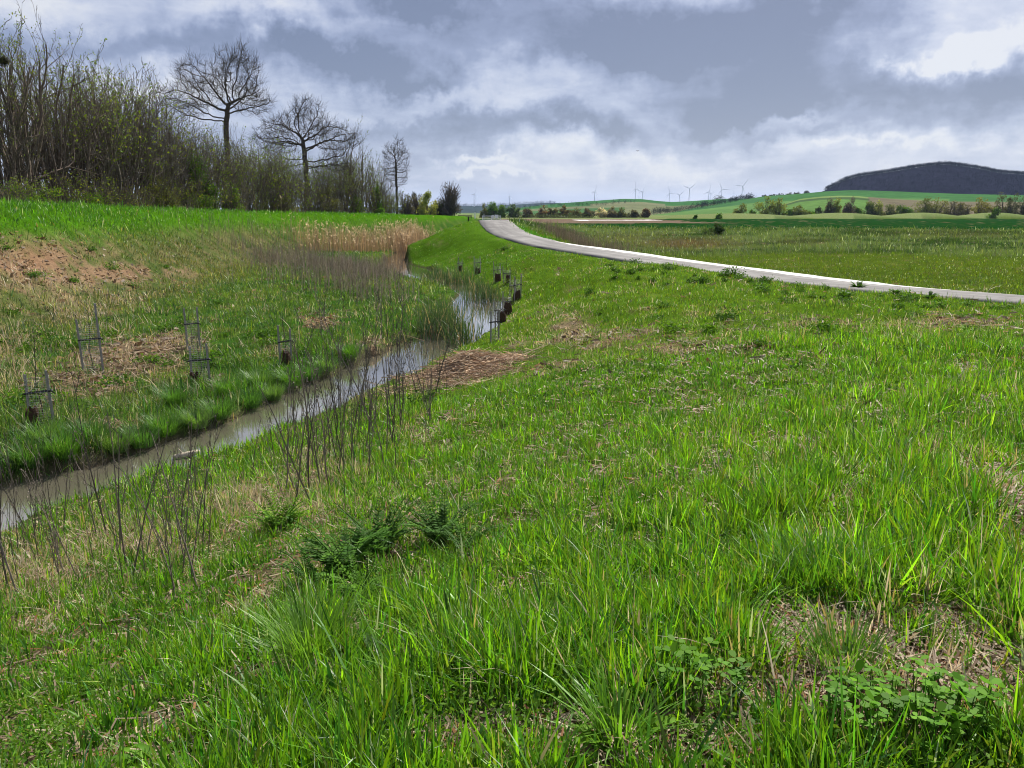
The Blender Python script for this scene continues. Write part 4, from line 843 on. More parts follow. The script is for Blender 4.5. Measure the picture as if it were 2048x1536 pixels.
#PART3
# ------------------------------------------------------------------ young trees in wire guards
def guard(loc, rz, hs, gap, mesh_h, sapling, coir, label, r, straps=1, tilt=.03):
    e = empty('tree_guard', loc, rz, label=label, cat='tree guard', group='young trees in wire guards')
    for i,(sx,h) in enumerate(((-gap/2,hs[0]),(gap/2,hs[1]))):
        g = G(); t = .028; top = np.array([sx+r.normal(0,tilt), r.normal(0,tilt), h]); tubes(g, [(sx,0,-.4),tuple(top)], [tuple(top),tuple(top+np.array([0,0,.012]))], [t,t], [t*.95,t*.6], 4); g.obj('stake', M_stake, e)
    g = G(); n = 9; a = np.linspace(0,math.pi,n); sd = 1 if r.random()<.5 else 1; X = np.cos(a)*gap*.5; Y = np.sin(a)*gap*.55*sd+.02; X = np.r_[X,X[::-1][1:-1]*.98]; Y = np.r_[Y,-Y[::-1][1:-1]*.5]; m = len(X)
    for z in np.arange(.04, mesh_h, .05):
        p = np.stack([X+r.normal(0,.006,m),Y+r.normal(0,.006,m),z+r.normal(0,.006,m)],1); tubes(g, p, np.roll(p,-1,0), .0019, .0019, 3)
    for i in range(m): tubes(g, [(X[i],Y[i],0)], [(X[i],Y[i],mesh_h)], .0019, .0019, 3)
    g.obj('wire_mesh', M_wire, e)
    for k in range(straps):
        z = min(hs)*(.62 if k == 0 else .9); g = G(); p = np.array([(-gap/2-.035,-.04,z),(0,-.05,z+.02),(gap/2+.035,-.04,z+.04),(gap/2+.035,.04,z+.04),(0,.045,z+.02),(-gap/2-.035,.04,z)])
        tubes(g, p, np.roll(p,-1,0), .017, .017, 4); tubes(g, [p[2]], [p[2]+np.array([.07,-.02,-.05])], .016, .012, 4); g.obj('tie_strap', M_strap, e)
    if coir:
        g = G(); q = 12; a = np.arange(q)*2*math.pi/q; ww, hh, ox = coir; ww = ww*.78; hh = hh*r.uniform(.6,.95)
        rings = [];
        for z,s in ((-.05,.9),(hh*.3,1.06),(hh*.7,1.0),(hh,.86)): rings.append(np.stack([ox+np.cos(a)*ww/2*s*r.uniform(.9,1.1,q), -.06+np.sin(a)*ww/2*s*r.uniform(.9,1.1,q), z+r.normal(0,.012 if z < hh else .055,q)],1))
        V = np.concatenate(rings); i = np.arange(q); Q = np.concatenate([np.stack([k*q+i,k*q+(i+1)%q,(k+1)*q+(i+1)%q,(k+1)*q+i],1) for k in range(3)])
        g.add(np.vstack([V,[[ox,-.06,hh*.9]]]), q=Q, t=np.stack([3*q+i,3*q+(i+1)%q,np.full(q,4*q)],1)); g.obj('coir_mat', M_mat, e)
    if sapling:
        h, leaves = sapling; g = G(); n = 9; P = [np.array([0,0,-.1])]; 
        for i in range(n): P.append(P[-1]+np.array([r.normal(0,.02),r.normal(0,.02),h/n]))
        P = np.array(P); tubes(g, P[:-1], P[1:], np.linspace(.013,.005,n), np.linspace(.012,.004,n), 5, c=np.array([.06,.05,.04])); pos = []
        for i in range(3,n):
            for _ in range(2):
                a = r.uniform(0,6.28); d = np.array([math.cos(a)*.6,math.sin(a)*.6,.7])*r.uniform(.12,.34); tubes(g, [P[i]], [P[i]+d], .004, .0025, 3, c=np.array([.06,.05,.04])); pos += [P[i]+d*t+r.normal(0,.03,3) for t in r.uniform(.3,1.1,max(1,leaves//10))]
        o = g.obj('sapling', [M_bark], e)
        if leaves:
            g = G(); pos = np.array(pos); pos = pos[r.integers(0,len(pos),leaves)]+r.normal(0,.03,(leaves,3)); leafquads(g, pos, .075*r.uniform(.6,1.3,leaves), np.array([.10,.17,.05])*r.uniform(.6,1.4,(leaves,1)), r, .55); g.obj('leaves', M_leaf, o)
    return e
def guards():
    r = np.random.default_rng(43)
    guard(GP(85,848), .25, (.98,1.05), .42, .98, (1.95,55), (.30,.36,-.14), 'wire tree guard nearest the stream bend at the left with a leafy sapling', r)
    guard(GP(188,748), .2, (1.38,1.78), .46, 1.28, (2.0,0), None, 'tall two stake wire guard on the bare patch with one stake higher', r)
    guard(GP(402,768), .15, (.95,1.02), .44, .95, (1.3,0), (.30,.30,-.12), 'wire guard with black strap on the tussocks above the stream, brown mat at its foot', r)
    guard(GP(388,702), .1, (1.28,1.3), .36, .9, (1.2,0), None, 'slim two stake guard standing behind the one on the tussocks', r, tilt=.02)
    guard(GP(572,727), .3, (1.1,1.0), .30, .6, (1.5,0), (.36,.52,0), 'dark guard wrapped in brown matting near the straw patch on the far bank', r)
    guard(GP(920,543), .4, (1.0,.9), .34, .7, (1.1,0), (.34,.4,0), 'leftmost small guard of the far row by the stream', r)
    guard(GP(955,548), .2, (1.15,1.15), .46, 1.0, (1.0,0), (.42,.45,0), 'second guard of the far row with two pale stakes over a dark mat', r)
    guard(GP(995,563), .3, (1.2,1.1), .44, .9, (1.4,45), (.46,.62,0), 'third guard of the far row with a tall dark mat', r)
    guard(GP(1014,565), .1, (.9,.8), .36, .7, (1.9,60), (.34,.5,.05), 'guard of the far row hidden by a leafing sapling', r)
    guard(GP(1026,602), .6, (1.2,1.15), .34, 1.0, (1.7,70), (.3,.5,.1), 'grey staked guard left of a twin in the far row', r)
    guard(GP(1035,600), .2, (1.1,1.2), .30, .95, (1.6,40), (.3,.6,.0), 'right hand twin of the grey staked guards in the far row', r)
    guard(GP(1013,627), .3, (.95,.8), .36, .7, (1.6,60), (.44,.66,.05), 'squat guard wholly wrapped in dark matting below the grey twins', r)
    guard(GP(999,645), .5, (.85,.8), .36, .6, (1.0,0), (.46,.6,.05), 'squat brown wrapped guard nearest the pool of the stream', r)
    guard(GP(989,682), .1, (1.0,1.05), .26, .9, (1.2,0), None, 'thin open two stake guard in front of the brown wrapped ones', r, tilt=.02)
guards()

# ------------------------------------------------------------------ dead stalks, cattails, reeds
def stalk_mesh(r, h, thick, branchy):
    g = G(); n = 8; P = [np.array([0,0,-.05])]; d = nrm(np.array([r.normal(0,.06),r.normal(0,.06),1.]))
    for i in range(n): d = nrm(d+r.normal(0,.045,3)*np.array([1,1,.3])); P.append(P[-1]+d*h/n)
    P = np.array(P); base = np.array([.12,.098,.08])*r.uniform(.55,1.4); rad = np.linspace(thick,thick*.35,n+1); tubes(g, P[:-1], P[1:], rad[:-1], rad[1:], 4, c=base)
    for i in range(2,n+1):
        for _ in range(branchy):
            if r.random() < .75:
                a = r.uniform(0,6.28); L = h*r.uniform(.06,.22)*(1.15-i/n*.5); q = P[i]; dd = nrm(np.array([math.cos(a)*.42,math.sin(a)*.42,1.])); m_ = q+dd*L*.5+r.normal(0,.01,3); e = m_+nrm(dd+np.array([0,0,.5]))*L*.5
                tubes(g, [q,m_], [m_,e], [thick*.42,thick*.34], [thick*.34,thick*.18], 3, c=base*1.1)
                k = r.integers(2,6); t = r.random(k)[:,None]; pos = m_+(e-m_)*t; leafquads(g, pos, .018, base*1.25, r, .6)
    return g.mesh('dead_stalk', M_stalk)
def stalks():
    r = np.random.default_rng(47); var = [[stalk_mesh(r, 1.5, .0075, b) for _ in range(5)] for b in (1,2,3)]
    gs = 'dead mugwort stalks on the near bank'
    def put_s(px, py, h, kind, label, s=1.):
        b = GP(px,py); o = link(bpy.data.objects.new('dead_stalk', var[kind][r.integers(0,5)])); o.location = b; o.rotation_euler = (r.normal(0,.10),r.normal(0,.10),r.uniform(0,6.28)); k = h/1.5; o.scale = (k*s,k*s,k); tag(o,label,'dead stalk',gs)
    for px,py,top in [(42,1205,835),(20,1190,940),(130,1150,955),(60,1080,880),(118,1180,1040),(255,1140,880),(240,1110,830),(207,1040,760),(215,1070,880),(290,1125,960),(345,1085,935),(350,1075,905),(195,1075,880),(278,1085,955),(390,1085,965),(392,1000,860),
                      (575,1045,740),(570,1000,770),(505,960,840),(590,985,800),(600,930,820),(620,1000,800),(625,1010,760),(640,985,770),(655,965,740),(610,960,700)]:
        d = GP(px,py)[1]; put_s(px, py, (py-top)/F*d*1.18, int(r.integers(0,2)), 'dark dead stalk in the loose stand on the near bank at the lower left', r.uniform(1.,1.5))
    for px,py,top in [(780,890,590),(785,880,640),(735,860,640),(722,900,610),(728,905,700),(745,880,720),(715,880,650),(700,840,680),(692,850,700),(755,860,700),(800,850,680),(770,850,620),(660,850,700),(672,870,720),(638,860,720),(765,880,560),(790,850,575),(850,800,650),(865,800,690),(880,770,690),(640,900,740),(705,940,760),(735,940,780)]:
        px += r.normal(0,22); d = GP(px,py)[1]; put_s(px, py, (py-top)/F*d*1.04, int(r.integers(1,3)), 'tall twiggy dead stalk rising in front of the stream near the reed heap', r.uniform(.8,1.2))
    for i in range(75):
        t = r.random()**.8; px = max(2, -20+t*860+r.normal(0,50)); py = 1135-t*255+r.normal(0,45); put_s(px, py, r.uniform(.35,1.5)*(1.1-.3*t), 0, 'thin single dead stem standing in the dry fringe of the near stream bank', r.uniform(.5,.8))
    for i in range(70):
        px = r.uniform(540,880); py = r.uniform(800,960) if px < 800 else r.uniform(770,850); put_s(px, py, r.uniform(.9,2.0), int(r.integers(0,3)), 'tall twiggy dead stalk rising in front of the stream near the reed heap', r.uniform(.75,1.15))
    for i in range(46):
        px = r.uniform(0,420); py = r.uniform(1010,1200); put_s(px, py, r.uniform(.8,1.5), int(r.integers(0,2)), 'dark dead stalk in the loose stand on the near bank at the lower left', r.uniform(.8,1.3))
    for i in range(28):
        t = r.random(); px = 10+t*820+r.normal(0,40); py = 1120-t*260+r.normal(0,35); px = max(px,2); d = GP(px,py)[1]; put_s(px, py, r.uniform(.5,1.15), int(r.integers(0,3)), 'short dead stalk among the grass of the near stream bank')
    for i in range(34):
        px = r.uniform(560,860); py = r.uniform(560,760); put_s(px, py, r.uniform(.8,1.7), 2, 'twiggy dead stalk on the far stream bank', 1.5)
stalks()
def stand(name, n, fpos, hl, hh, th, cols, seed, bend=.12, plume=0., m=None):
    """a mass of dry stems that nobody could count"""
    r = np.random.default_rng(seed); px, py = fpos(r, n); X = []; Y = []
    x, y = px, py; z = H(x,y); h = r.uniform(hl,hh,n)*(.6+.7*fbm(x*.4,y*.4,13)); dx = r.normal(0,bend,n)*h; dy = r.normal(0,bend,n)*h; p0 = np.stack([x,y,z-.05],1); p2 = np.stack([x+dx,y+dy,z+h],1); p1 = (p0+p2)/2+np.stack([dx*-.15,dy*-.15,0*h],1)
    C = np.array(cols)[r.integers(0,len(cols),n)]*r.uniform(.6,1.35,(n,1)); g = G(); t_ = th*r.uniform(.7,1.5,n); tubes(g, p0, p1, t_, t_*.8, 3, c=C); tubes(g, p1, p2, t_*.8, t_*.35, 3, c=C)
    k = r.integers(0,n,n*2); t = r.uniform(.35,1,(n*2,1)); q = p0[k]*(1-t)+p2[k]*t; a = r.uniform(0,6.28,n*2); L = (h[k]*r.uniform(.06,.2,n*2)); e = q+np.stack([np.cos(a)*L*.6,np.sin(a)*L*.6,L],1); tubes(g, q, e, t_[k]*.5, t_[k]*.3, 3, c=C[k])
    if plume:
        k = np.where(r.random(n)<plume)[0]; k = np.repeat(k,6); leafquads(g, p2[k]+r.normal(0,.05,(len(k),3)), .16, C[k]*1.15, r, .35)
    return tag(g.obj(name, m or M_dry), kind='stuff')
def inband(pts):
    """random ground points inside a picture-shaped patch, thrown on the ground where it lies"""
    A = [(GP(a,b),s,k) for a,b,s,k in pts]; wts = np.array([k for _,_,k in A],float); wts /= wts.sum()
    def f(r, n):
        i = r.choice(len(A), n, p=wts); c = np.array([a[0][:2] for a in A])[i]; s = np.array([a[1] for a in A])[i]; q = c+r.normal(0,1,(n,2))*np.stack([s,s*1.3],1)
        d, par, sg = polydist(q[:,0],q[:,1],ST); e = d-at(ST,par,2); bad = e < .25; q[bad,0] -= 3.5; return q[:,0], q[:,1]
    return f
stand('dead_stalk_mass', 3000, inband([(540,520,2.2,1),(600,535,2.4,1.4),(660,540,2.2,1.4),(720,550,1.8,1.2),(755,560,1.0,.5),(640,560,1.8,.7),(560,500,2.5,.8),(480,505,2.5,.5),(700,580,1.2,.5),(760,600,.9,.4)]), .7, 1.5, .0085, [(.40,.34,.29),(.50,.44,.39),(.32,.27,.23)], 61)
stand('dead_stalks_by_path', 1300, lambda r,n: (lambda t: (7.2-t*3.9+r.normal(0,1.,n)+.8, 58+t*27+r.normal(0,.8,n)))(r.random(n)), .5, 1.25, .010, [(.38,.30,.24),(.44,.36,.30),(.26,.24,.15)], 62)
stand('dry_reeds', 2600, lambda r,n: (lambda k: (np.array([-12.4,-16.5,-20,-14.5,-12.6])[k]+r.normal(0,1,n)*np.array([.7,1.7,2.0,1.5,.7])[k], np.array([92,86,84,100,106])[k]+r.normal(0,1,n)*np.array([2.,3.5,3.5,6,5])[k]))(r.choice(5,n,p=[.22,.22,.14,.2,.22])), 0.9, 3.1, .015, [(.58,.46,.31),(.66,.55,.39),(.47,.36,.24)], 63, .09, .35)
stand('rough_meadow_stems', 1500, lambda r,n: (r.uniform(12,70,n), r.uniform(60,120,n)), .3, .8, .012, [(.26,.22,.15),(.18,.17,.10)], 64)
def cattail(loc, w_, d_, n, h, label, r, dry=.12, browns=.2):
    x = r.normal(0,w_/2.6,n); y = r.normal(0,d_/2.6,n); a = r.uniform(0,6.28,n); hh = h*r.uniform(.55,1.15,n)*np.exp(-.25*((x/w_)**2+(y/d_)**2)); C = mix(np.array([.03,.075,.025]), np.array([.085,.14,.055]), r.random((n,1))); k = r.random(n)<dry; C[k] = np.array([.36,.29,.18])
    g = G(); blades(g, np.stack([x,y,0*x-.1],1), hh, .024*r.uniform(.7,1.3,n), a, r.uniform(0,.22,n), np.abs(r.normal(0,.22,n)), C, 4, side_yaw=r.uniform(0,6.28,n), tipcol=1.15)
    m = int(n*.22); x = r.normal(0,w_/2.4,m); y = r.normal(0,d_/2.4,m); blades(g, np.stack([x,y,0*x-.05],1), h*.45*r.uniform(.5,1.2,m), .02*r.uniform(.7,1.3,m), r.uniform(0,6.28,m), r.uniform(.2,.8,m), r.uniform(.3,1,m), np.array([.17,.115,.07])*r.uniform(.5,1.4,(m,1)), 3)
    o = g.obj('cattail_clump', M_cattail); o.location = loc; return tag(o, label, 'cattails', 'cattail clumps in the stream')
def cattails():
    r = np.random.default_rng(53); W = lambda px,py: U(px,py,WATER)
    cattail(W(880,668), 1.35, 2.0, 560, 1.6, 'largest cattail clump standing in the middle of the stream', r)
    cattail(W(925,688), .9, .8, 130, 1.25, 'loose cattail clump between the big clump and the reed heap', r)
    cattail(W(968,603), 1.5, 1.2, 260, 1.3, 'cattail clump on the right side of the stream below the far guards', r)
    cattail(W(905,567), 2.6, 1.6, 420, 1.35, 'long row of cattails across the stream beyond the big clump', r)
    cattail(W(872,556), 1.2, 1.0, 220, 1.1, 'left end of the cattail row beside the far glint of water', r)
    cattail(W(955,580), 1.1, 1.0, 120, 1.0, 'small cattail tuft at the right end of the row', r)
    cattail(W(790,686), .9, .7, 130, .6, 'low sedge tuft on the far edge of the stream left of the big clump', r)
    cattail(W(775,500)*np.array([1,1,.93]), 4.5, 4.5, 420, 1.2, 'grey green sedge clump in front of the dry reeds', r, .3)
cattails()
def heap():
    r = np.random.default_rng(59); b = GP(930,748); n = 4600; x = r.normal(0,.72,n); x = np.clip(x,-1.5,1.35); y = r.normal(0,.75,n); y = np.clip(y,-1.7,1.6); x = x*(1+.25*np.sin(y*4)); hgt = .55*np.exp(-(x/.8)**2-((y-.15)/.7)**2)*(.7+.5*fbm(x*2,y*2,5))+.04; X = b[0]+x+.25*y; Y = b[1]+y+.35*x*0
    z = np.maximum(H(X,Y), WATER-.02)+hgt*r.random(n)**.6; a = r.normal(.25,.85,n); L = r.uniform(.12,.75,n)*(1+.5*(r.random(n)<.08)); far_ = r.random(n)<.14; X = X+far_*r.normal(0,.5,n); Y = Y+far_*r.normal(0,.7,n); z = np.where(far_, np.maximum(H(X,Y),WATER)+.05*r.random(n)+.02, z); d = np.stack([np.cos(a),np.sin(a),r.normal(0,.2,n)],1)*(L/2)[:,None]; c = np.stack([X-b[0],Y-b[1],z-b[2]],1)
    C = mix(np.array([.36,.23,.14]), np.array([.82,.70,.52]), r.random((n,1))**1.2)*r.uniform(.5,1.2,(n,1)); g = G(); tubes(g, c-d, c+d, .0065*r.uniform(.6,1.6,n), .005, 4, c=C)
    V = []; m = 14; gx, gy = np.meshgrid(np.linspace(-1.35,1.25,m),np.linspace(-1.5,1.5,m)); gx = gx.ravel(); gy = gy.ravel(); gz = np.maximum(H(b[0]+gx+.25*gy,b[1]+gy),WATER-.05)-b[2]+.42*np.exp(-(gx/.8)**2-((gy-.15)/.7)**2)-.10; i = np.arange(m-1)[:,None]*m; j = np.arange(m-1)[None]
    g.add(np.stack([gx+.25*gy,gy,gz],1), q=np.stack([i+j,i+j+1,i+m+j+1,i+m+j],-1).reshape(-1,4), c=np.array([.16,.105,.065])*r.uniform(.7,1.3,(m*m,1)))
    o = g.obj('reed_heap', M_dry); o.location = b; tag(o, 'heap of cut brown reeds lying at the edge of the stream', 'reed heap')
    for k,(p0,p1,lab) in enumerate([((1030,727),(1095,700),'single pale reed lying on the grass right of the reed heap'),((790,672),(850,690),'long thin reed sticking over the water beside the cattails')]):
        A = GP(*p0) if k == 0 else U(*p0,WATER+.12); B = GP(*p1) if k == 0 else U(*p1,WATER+.1); A = A+np.array([0,0,.1]); B = B+np.array([0,0,.14]); g = G(); tubes(g,[A*0,(B-A)*.5+np.array([0,0,.03])],[(B-A)*.5+np.array([0,0,.03]),B-A],[.012,.011],[.011,.007],5,c=np.array([.5,.42,.29])); o = g.obj('loose_reed',M_dry); o.location = A; tag(o,lab,'reed')
    p = U(372,916,WATER); g = G(); n = 10; a = np.arange(n)*2*math.pi/n; R_ = []
    for k,(t,rr) in enumerate(((-.36,.05),(-.34,.085),(-.1,.095),(.12,.085),(.3,.07),(.34,.03))): R_.append(np.stack([np.full(n,t)+r.normal(0,.006,n), np.cos(a)*rr*r.uniform(.9,1.1,n), np.sin(a)*rr*r.uniform(.85,1.1,n)+.03*math.sin(t*5)],1))
    V = np.concatenate(R_); i = np.arange(n); g.add(V, q=np.concatenate([np.stack([k*n+i,k*n+(i+1)%n,(k+1)*n+(i+1)%n,(k+1)*n+i],1) for k in range(5)])); g.add([(-.36,0,0)]+list(R_[0]), t=[(0,1+(k+1)%n,1+k) for k in range(n)])
    tubes(g,[(-.12,0,.06),(.1,.02,.05)],[(-.2,.02,.2),(.16,.03,.13)],[.025,.02],[.012,.008],5); o = g.obj('driftwood_log', M_wood, smooth=True); o.location = p+np.array([.0,.05,.05]); o.rotation_euler = (0,0,.5); o.scale = (.68,.68,.68); tag(o,'short pale log with stubby branches lying in the stream by the near bank','log')
heap()

# ------------------------------------------------------------------ weeds one can tell apart
def pinnate(name, loc, ns, L, cols, r, label, cat, group=None, up=.6, leaflets=13, ls=.045, asp=.28):
    g = G()
    for _ in range(ns):
        a = r.uniform(0,6.28); n = leaflets; t = np.linspace(.08,1,n); Ln = L*r.uniform(.6,1.15); el = up*r.uniform(.6,1.3); h = Ln*(el*t-.45*el*t**2*r.uniform(.5,1.4)); o = r.normal(0,.05,2)*L; x = o[0]+np.cos(a)*Ln*t*.75; y = o[1]+np.sin(a)*Ln*t*.75; P = np.stack([x,y,h],1); c0 = np.array(cols)[r.integers(0,len(cols))]*r.uniform(.75,1.3)
        tubes(g, np.vstack([[o[0],o[1],-.02],P[:-1]]), P, .0028, .0022, 3, c=c0*.8)
        s = np.array([-math.sin(a),math.cos(a),0]); f = np.array([math.cos(a),math.sin(a),.25])
        for sg in (-1,1):
            l = ls*(1.15-.7*t)*np.minimum(1,.5+3*t)*L/.3; d = nrm(s*sg+f*.55+np.array([0,0,.2])+r.normal(0,.12,(n,3))); b = nrm(np.cross(d,np.array([0,0,1.])))*(l*asp)[:,None]; V = np.stack([P,P+d*(l*.5)[:,None]+b,P+d*l[:,None],P+d*(l*.5)[:,None]-b],1).reshape(-1,3); g.add(V,q=(np.arange(n)*4)[:,None]+np.arange(4),c=c0*r.uniform(.8,1.2))
    o = g.obj(name, M_leaf); o.location = loc; return tag(o,label,cat,group)
def rosette(name, loc, nl, L, W_, cols, r, label, cat, group=None, up=.7, wav=.0):
    g = G()
    for k in range(nl):
        a = r.uniform(0,6.28); Ln = L*r.uniform(.55,1.15); e = up*r.uniform(.4,1.4); n = 7; t = np.linspace(0,1,n); w2 = W_*Ln/L*np.sin(np.clip(t*1.02,0,1)**.75*math.pi)**.8*.5+.004; hz = Ln*(e*t-.55*e*t*t); o = r.normal(0,.02,2); cx = o[0]+np.cos(a)*Ln*t*.85; cy = o[1]+np.sin(a)*Ln*t*.85; s = np.array([-math.sin(a),math.cos(a)]); wv = 1+wav*np.sin(t*25+r.uniform(0,6))
        V = []
        for i in range(n): V += [(cx[i]-s[0]*w2[i]*wv[i],cy[i]-s[1]*w2[i]*wv[i],hz[i]+w2[i]*.35),(cx[i],cy[i],hz[i]),(cx[i]+s[0]*w2[i]*wv[i],cy[i]+s[1]*w2[i]*wv[i],hz[i]+w2[i]*.35)]
        Q = []
        for i in range(n-1): Q += [(3*i,3*i+1,3*i+4,3*i+3),(3*i+1,3*i+2,3*i+5,3*i+4)]
        g.add(V,q=Q,c=np.array(cols)[r.integers(0,len(cols))]*r.uniform(.75,1.3))
    o = g.obj(name, M_leaf, smooth=True); o.location = loc; return tag(o,label,cat,group)
def mound(name, loc, n, rad, h, size, cols, r, label, cat, group=None):
    u = nrm(r.normal(size=(n,3)))*(r.random((n,1))**.4); k = r.uniform(.6,1.4,2); ph = np.arctan2(u[:,1],u[:,0]); lob = 1+.35*np.sin(3*ph+r.uniform(0,6))+.2*np.sin(5*ph+r.uniform(0,6)); p = np.stack([u[:,0]*rad*k[0]*lob,u[:,1]*rad*k[1]*lob,np.abs(u[:,2])*h*(.5+.7*r.random(n))+.01],1); C = np.array(cols)[r.integers(0,len(cols),n)]*r.uniform(.6,1.35,(n,1)); g = G(); leafquads(g, p, size*r.uniform(.5,1.5,n), C, r, r.uniform(.3,.6), .35)
    m = n//10; tubes(g, np.stack([r.normal(0,.1*rad,m),r.normal(0,.1*rad,m),-.03+0*ph[:m]],1), p[:m], .004, .002, 3, c=np.array(cols[0])*.8)
    o = g.obj(name, M_leaf); o.location = loc; return tag(o,label,cat,group)
def clover(loc, n, rad, r, label):
    g = G()
    for k in range(n):
        a = r.uniform(0,6.28); q = rad*math.sqrt(r.random()); h = r.uniform(.08,.20); p = np.array([math.cos(a)*q,math.sin(a)*q*.8,h]); tubes(g,[(p[0]*.85,p[1]*.85,-.02)],[p],.002,.0016,3,c=np.array([.07,.13,.03])); b = r.uniform(0,6.28); c0 = mix(np.array([.06,.18,.008]),np.array([.13,.30,.012]),r.random())*r.uniform(.7,1.2); tl = r.normal(0,.28,2)
        for j in range(3):
            t = b+j*2.094; l = r.uniform(.018,.038); f = np.array([math.cos(t),math.sin(t),r.uniform(-.2,.3)+tl[0]*math.cos(t)+tl[1]*math.sin(t)]); s = np.array([-math.sin(t),math.cos(t),0])*l*.36; V = [p,p+f*l*.35-s*.8,p+f*l*.8-s,p+f*l*.98,p+f*l*.8+s,p+f*l*.35+s]; g.add(V,q=[(0,1,2,3),(0,3,4,5)],c=c0)
    o = g.obj('clover_patch',M_leaf); o.location = loc; return tag(o,label,'clover')
def weeds():
    r = np.random.default_rng(67); dk = [(.04,.11,.012),(.05,.125,.016),(.06,.14,.022)]; md = [(.075,.18,.014),(.10,.215,.018)]; fr = [(.12,.25,.015),(.15,.28,.02)]
    P = lambda px,py: GP(px,py)+np.array([0,0,.0])
    gt = 'feathery tansy plants in the near grass'
    for px,py,ns,L,c,lb in [(690,1150,44,.34,dk,'largest dark feathery plant in the grass at the lower middle'),(640,1185,20,.26,dk,'dark feathery plant arching left of the largest one'),(760,1110,30,.30,dk,'dark feathery plant behind the largest one'),(880,1090,34,.28,dk,'greyish feathery plant right of the dark feathery group'),(930,1110,20,.22,dk,'small feathery plant beside the greyish one'),(725,1205,22,.22,md,'lighter feathery plant below the largest one'),(560,1065,30,.30,fr,'bright green ferny mound beside the dead stalks')]:
        pinnate('tansy_plant', P(px,py), int(ns*1.5), L*1.35, c+md[:1], r, lb, 'feathery plant', gt, 1.25)
    for px,py,lb in [(40,1430,'fine feathery yarrow patch near the left edge of the grass'),(110,1500,'yarrow patch at the lower left corner'),(200,1390,'yarrow tuft right of the left edge patch'),(1320,1345,'feathery yarrow by the litter at the lower right'),(1990,1010,'yarrow tuft at the right edge'),(1100,1290,'small yarrow tuft in the middle of the near grass'),(1420,1500,'thistle like yarrow at the bottom edge')]:
        pinnate('yarrow_plant', P(px,py), 22, .17, md+fr, r, lb, 'feathery plant', 'yarrow tufts in the near grass', .8, 15, .03, .18)
    clover(P(1790,1488), 120, .22, r, 'patch of bright broad clover leaves at the lower right'); clover(P(1395,1420), 60, .15, r, 'small clover patch left of the larger one at the lower right'); clover(P(1880,1500), 60, .18, r, 'clover leaves at the bottom right corner')
    for px,py,n,L,W_,c,lb in [(1225,1515,9,.20,.055,fr,'upright bright green leafy shoot at the bottom edge'),(1585,1510,8,.20,.05,fr,'pale green leafy shoot right of the bright one at the bottom edge'),(740,1335,6,.17,.05,dk,'dark broad dock leaves between grass tufts'),(1470,1290,10,.2,.03,md,'narrow leaved weed in the near grass'),(300,1530,12,.14,.028,md,'dark leafy weed at the bottom left'),(480,1490,14,.14,.028,md,'leafy weed left of the middle at the bottom'),(1760,1175,10,.16,.05,[(.16,.24,.14),(.12,.2,.1)],'grey green woolly plant in the grass at the right'),(1820,1190,9,.14,.045,[(.2,.28,.18)],'pale woolly plant beside the grey green one')]:
        rosette('broadleaf_weed', P(px,py), n, L, W_, c, r, lb, 'weed', 'broad leaved weeds in the near grass', .9, .08)
    for px,py,s,lb in [(1270,528,.55,'dark dock plant at the path edge, farthest one on the near verge'),(1335,540,.6,'second dark dock plant along the near verge of the path'),(1262,548,.45,'low dark dock below the farthest one'),(1462,553,.7,'bushy dark dock plant beside the path in the middle of the verge'),(1405,566,.5,'dark dock leaf clump left of the bushy one'),(1530,566,.5,'low dock between the bushy one and the path bend'),(1715,580,.75,'tall dark dock sticking up against the pale path'),(1690,596,.6,'spreading dark dock under the tall one'),(1860,600,.6,'dark thistle on the verge near the right edge'),(1790,592,.5,'low thistle left of the verge thistle'),(1350,665,.55,'bright low weed clump on the middle slope'),(1420,668,.5,'second bright weed clump on the middle slope'),(1455,640,.5,'dark weed on the middle slope under the path'),(1650,665,.55,'green weed clump right of the middle slope'),(1010,500,.4,'small dark weed near the top of the knoll'),(1180,590,.5,'dark weed on the upper slope'),(850,815,.5,'dark round nettle clump below the reed heap'),(860,600,.4,'weed on the bench left of the stream')]:
        p = GP(px,py); c = dk if 'dark' in lb or 'thistle' in lb or 'dock' in lb else md; o = rosette('dock_plant', p, int(34*s)+16, s*.62, s*.16, c, r, lb, 'weed', 'dock and weed clumps on the slope and verge', 1.15, .25) if 'tall' in lb or 'thistle' in lb else mound('dock_plant', p, int(700*s), s*.75, s*.6, .085, c, r, lb, 'weed', 'dock and weed clumps on the slope and verge')
    rv = np.random.default_rng(68)
    for i in range(46):
        t = rv.random(); px = 1190+t*850; py = 522+t*92+abs(rv.normal(0,14))+6; s = rv.uniform(.2,.55); mound('verge_weed', GP(px,py), int(420*s), s*.6, s*.55, .07, dk+md, rv, 'small leafy weed in the near verge below the path', 'weed', 'small weeds in the near verge')
    for i in range(40):
        px = rv.uniform(1080,2040); py = rv.uniform(600,800); s = rv.uniform(.2,.5); mound('slope_weed', GP(px,py), int(420*s), s*.7, s*.3, .055, dk+md, rv, 'small leafy weed scattered over the middle slope', 'weed', 'small weeds on the middle slope')
    for i in range(60):
        px = rv.uniform(5,800); py = rv.uniform(480,830); p = GP(px,py)
        if polydist(p[:1],p[1:2],ST)[0][0] < 1.6: continue
        s = rv.uniform(.3,.85); mound('bank_weed', p, int(520*s), s*.75, s*.42, .075, dk+md, rv, 'leafy green weed clump on the far stream bank', 'weed', 'weed clumps on the far stream bank')
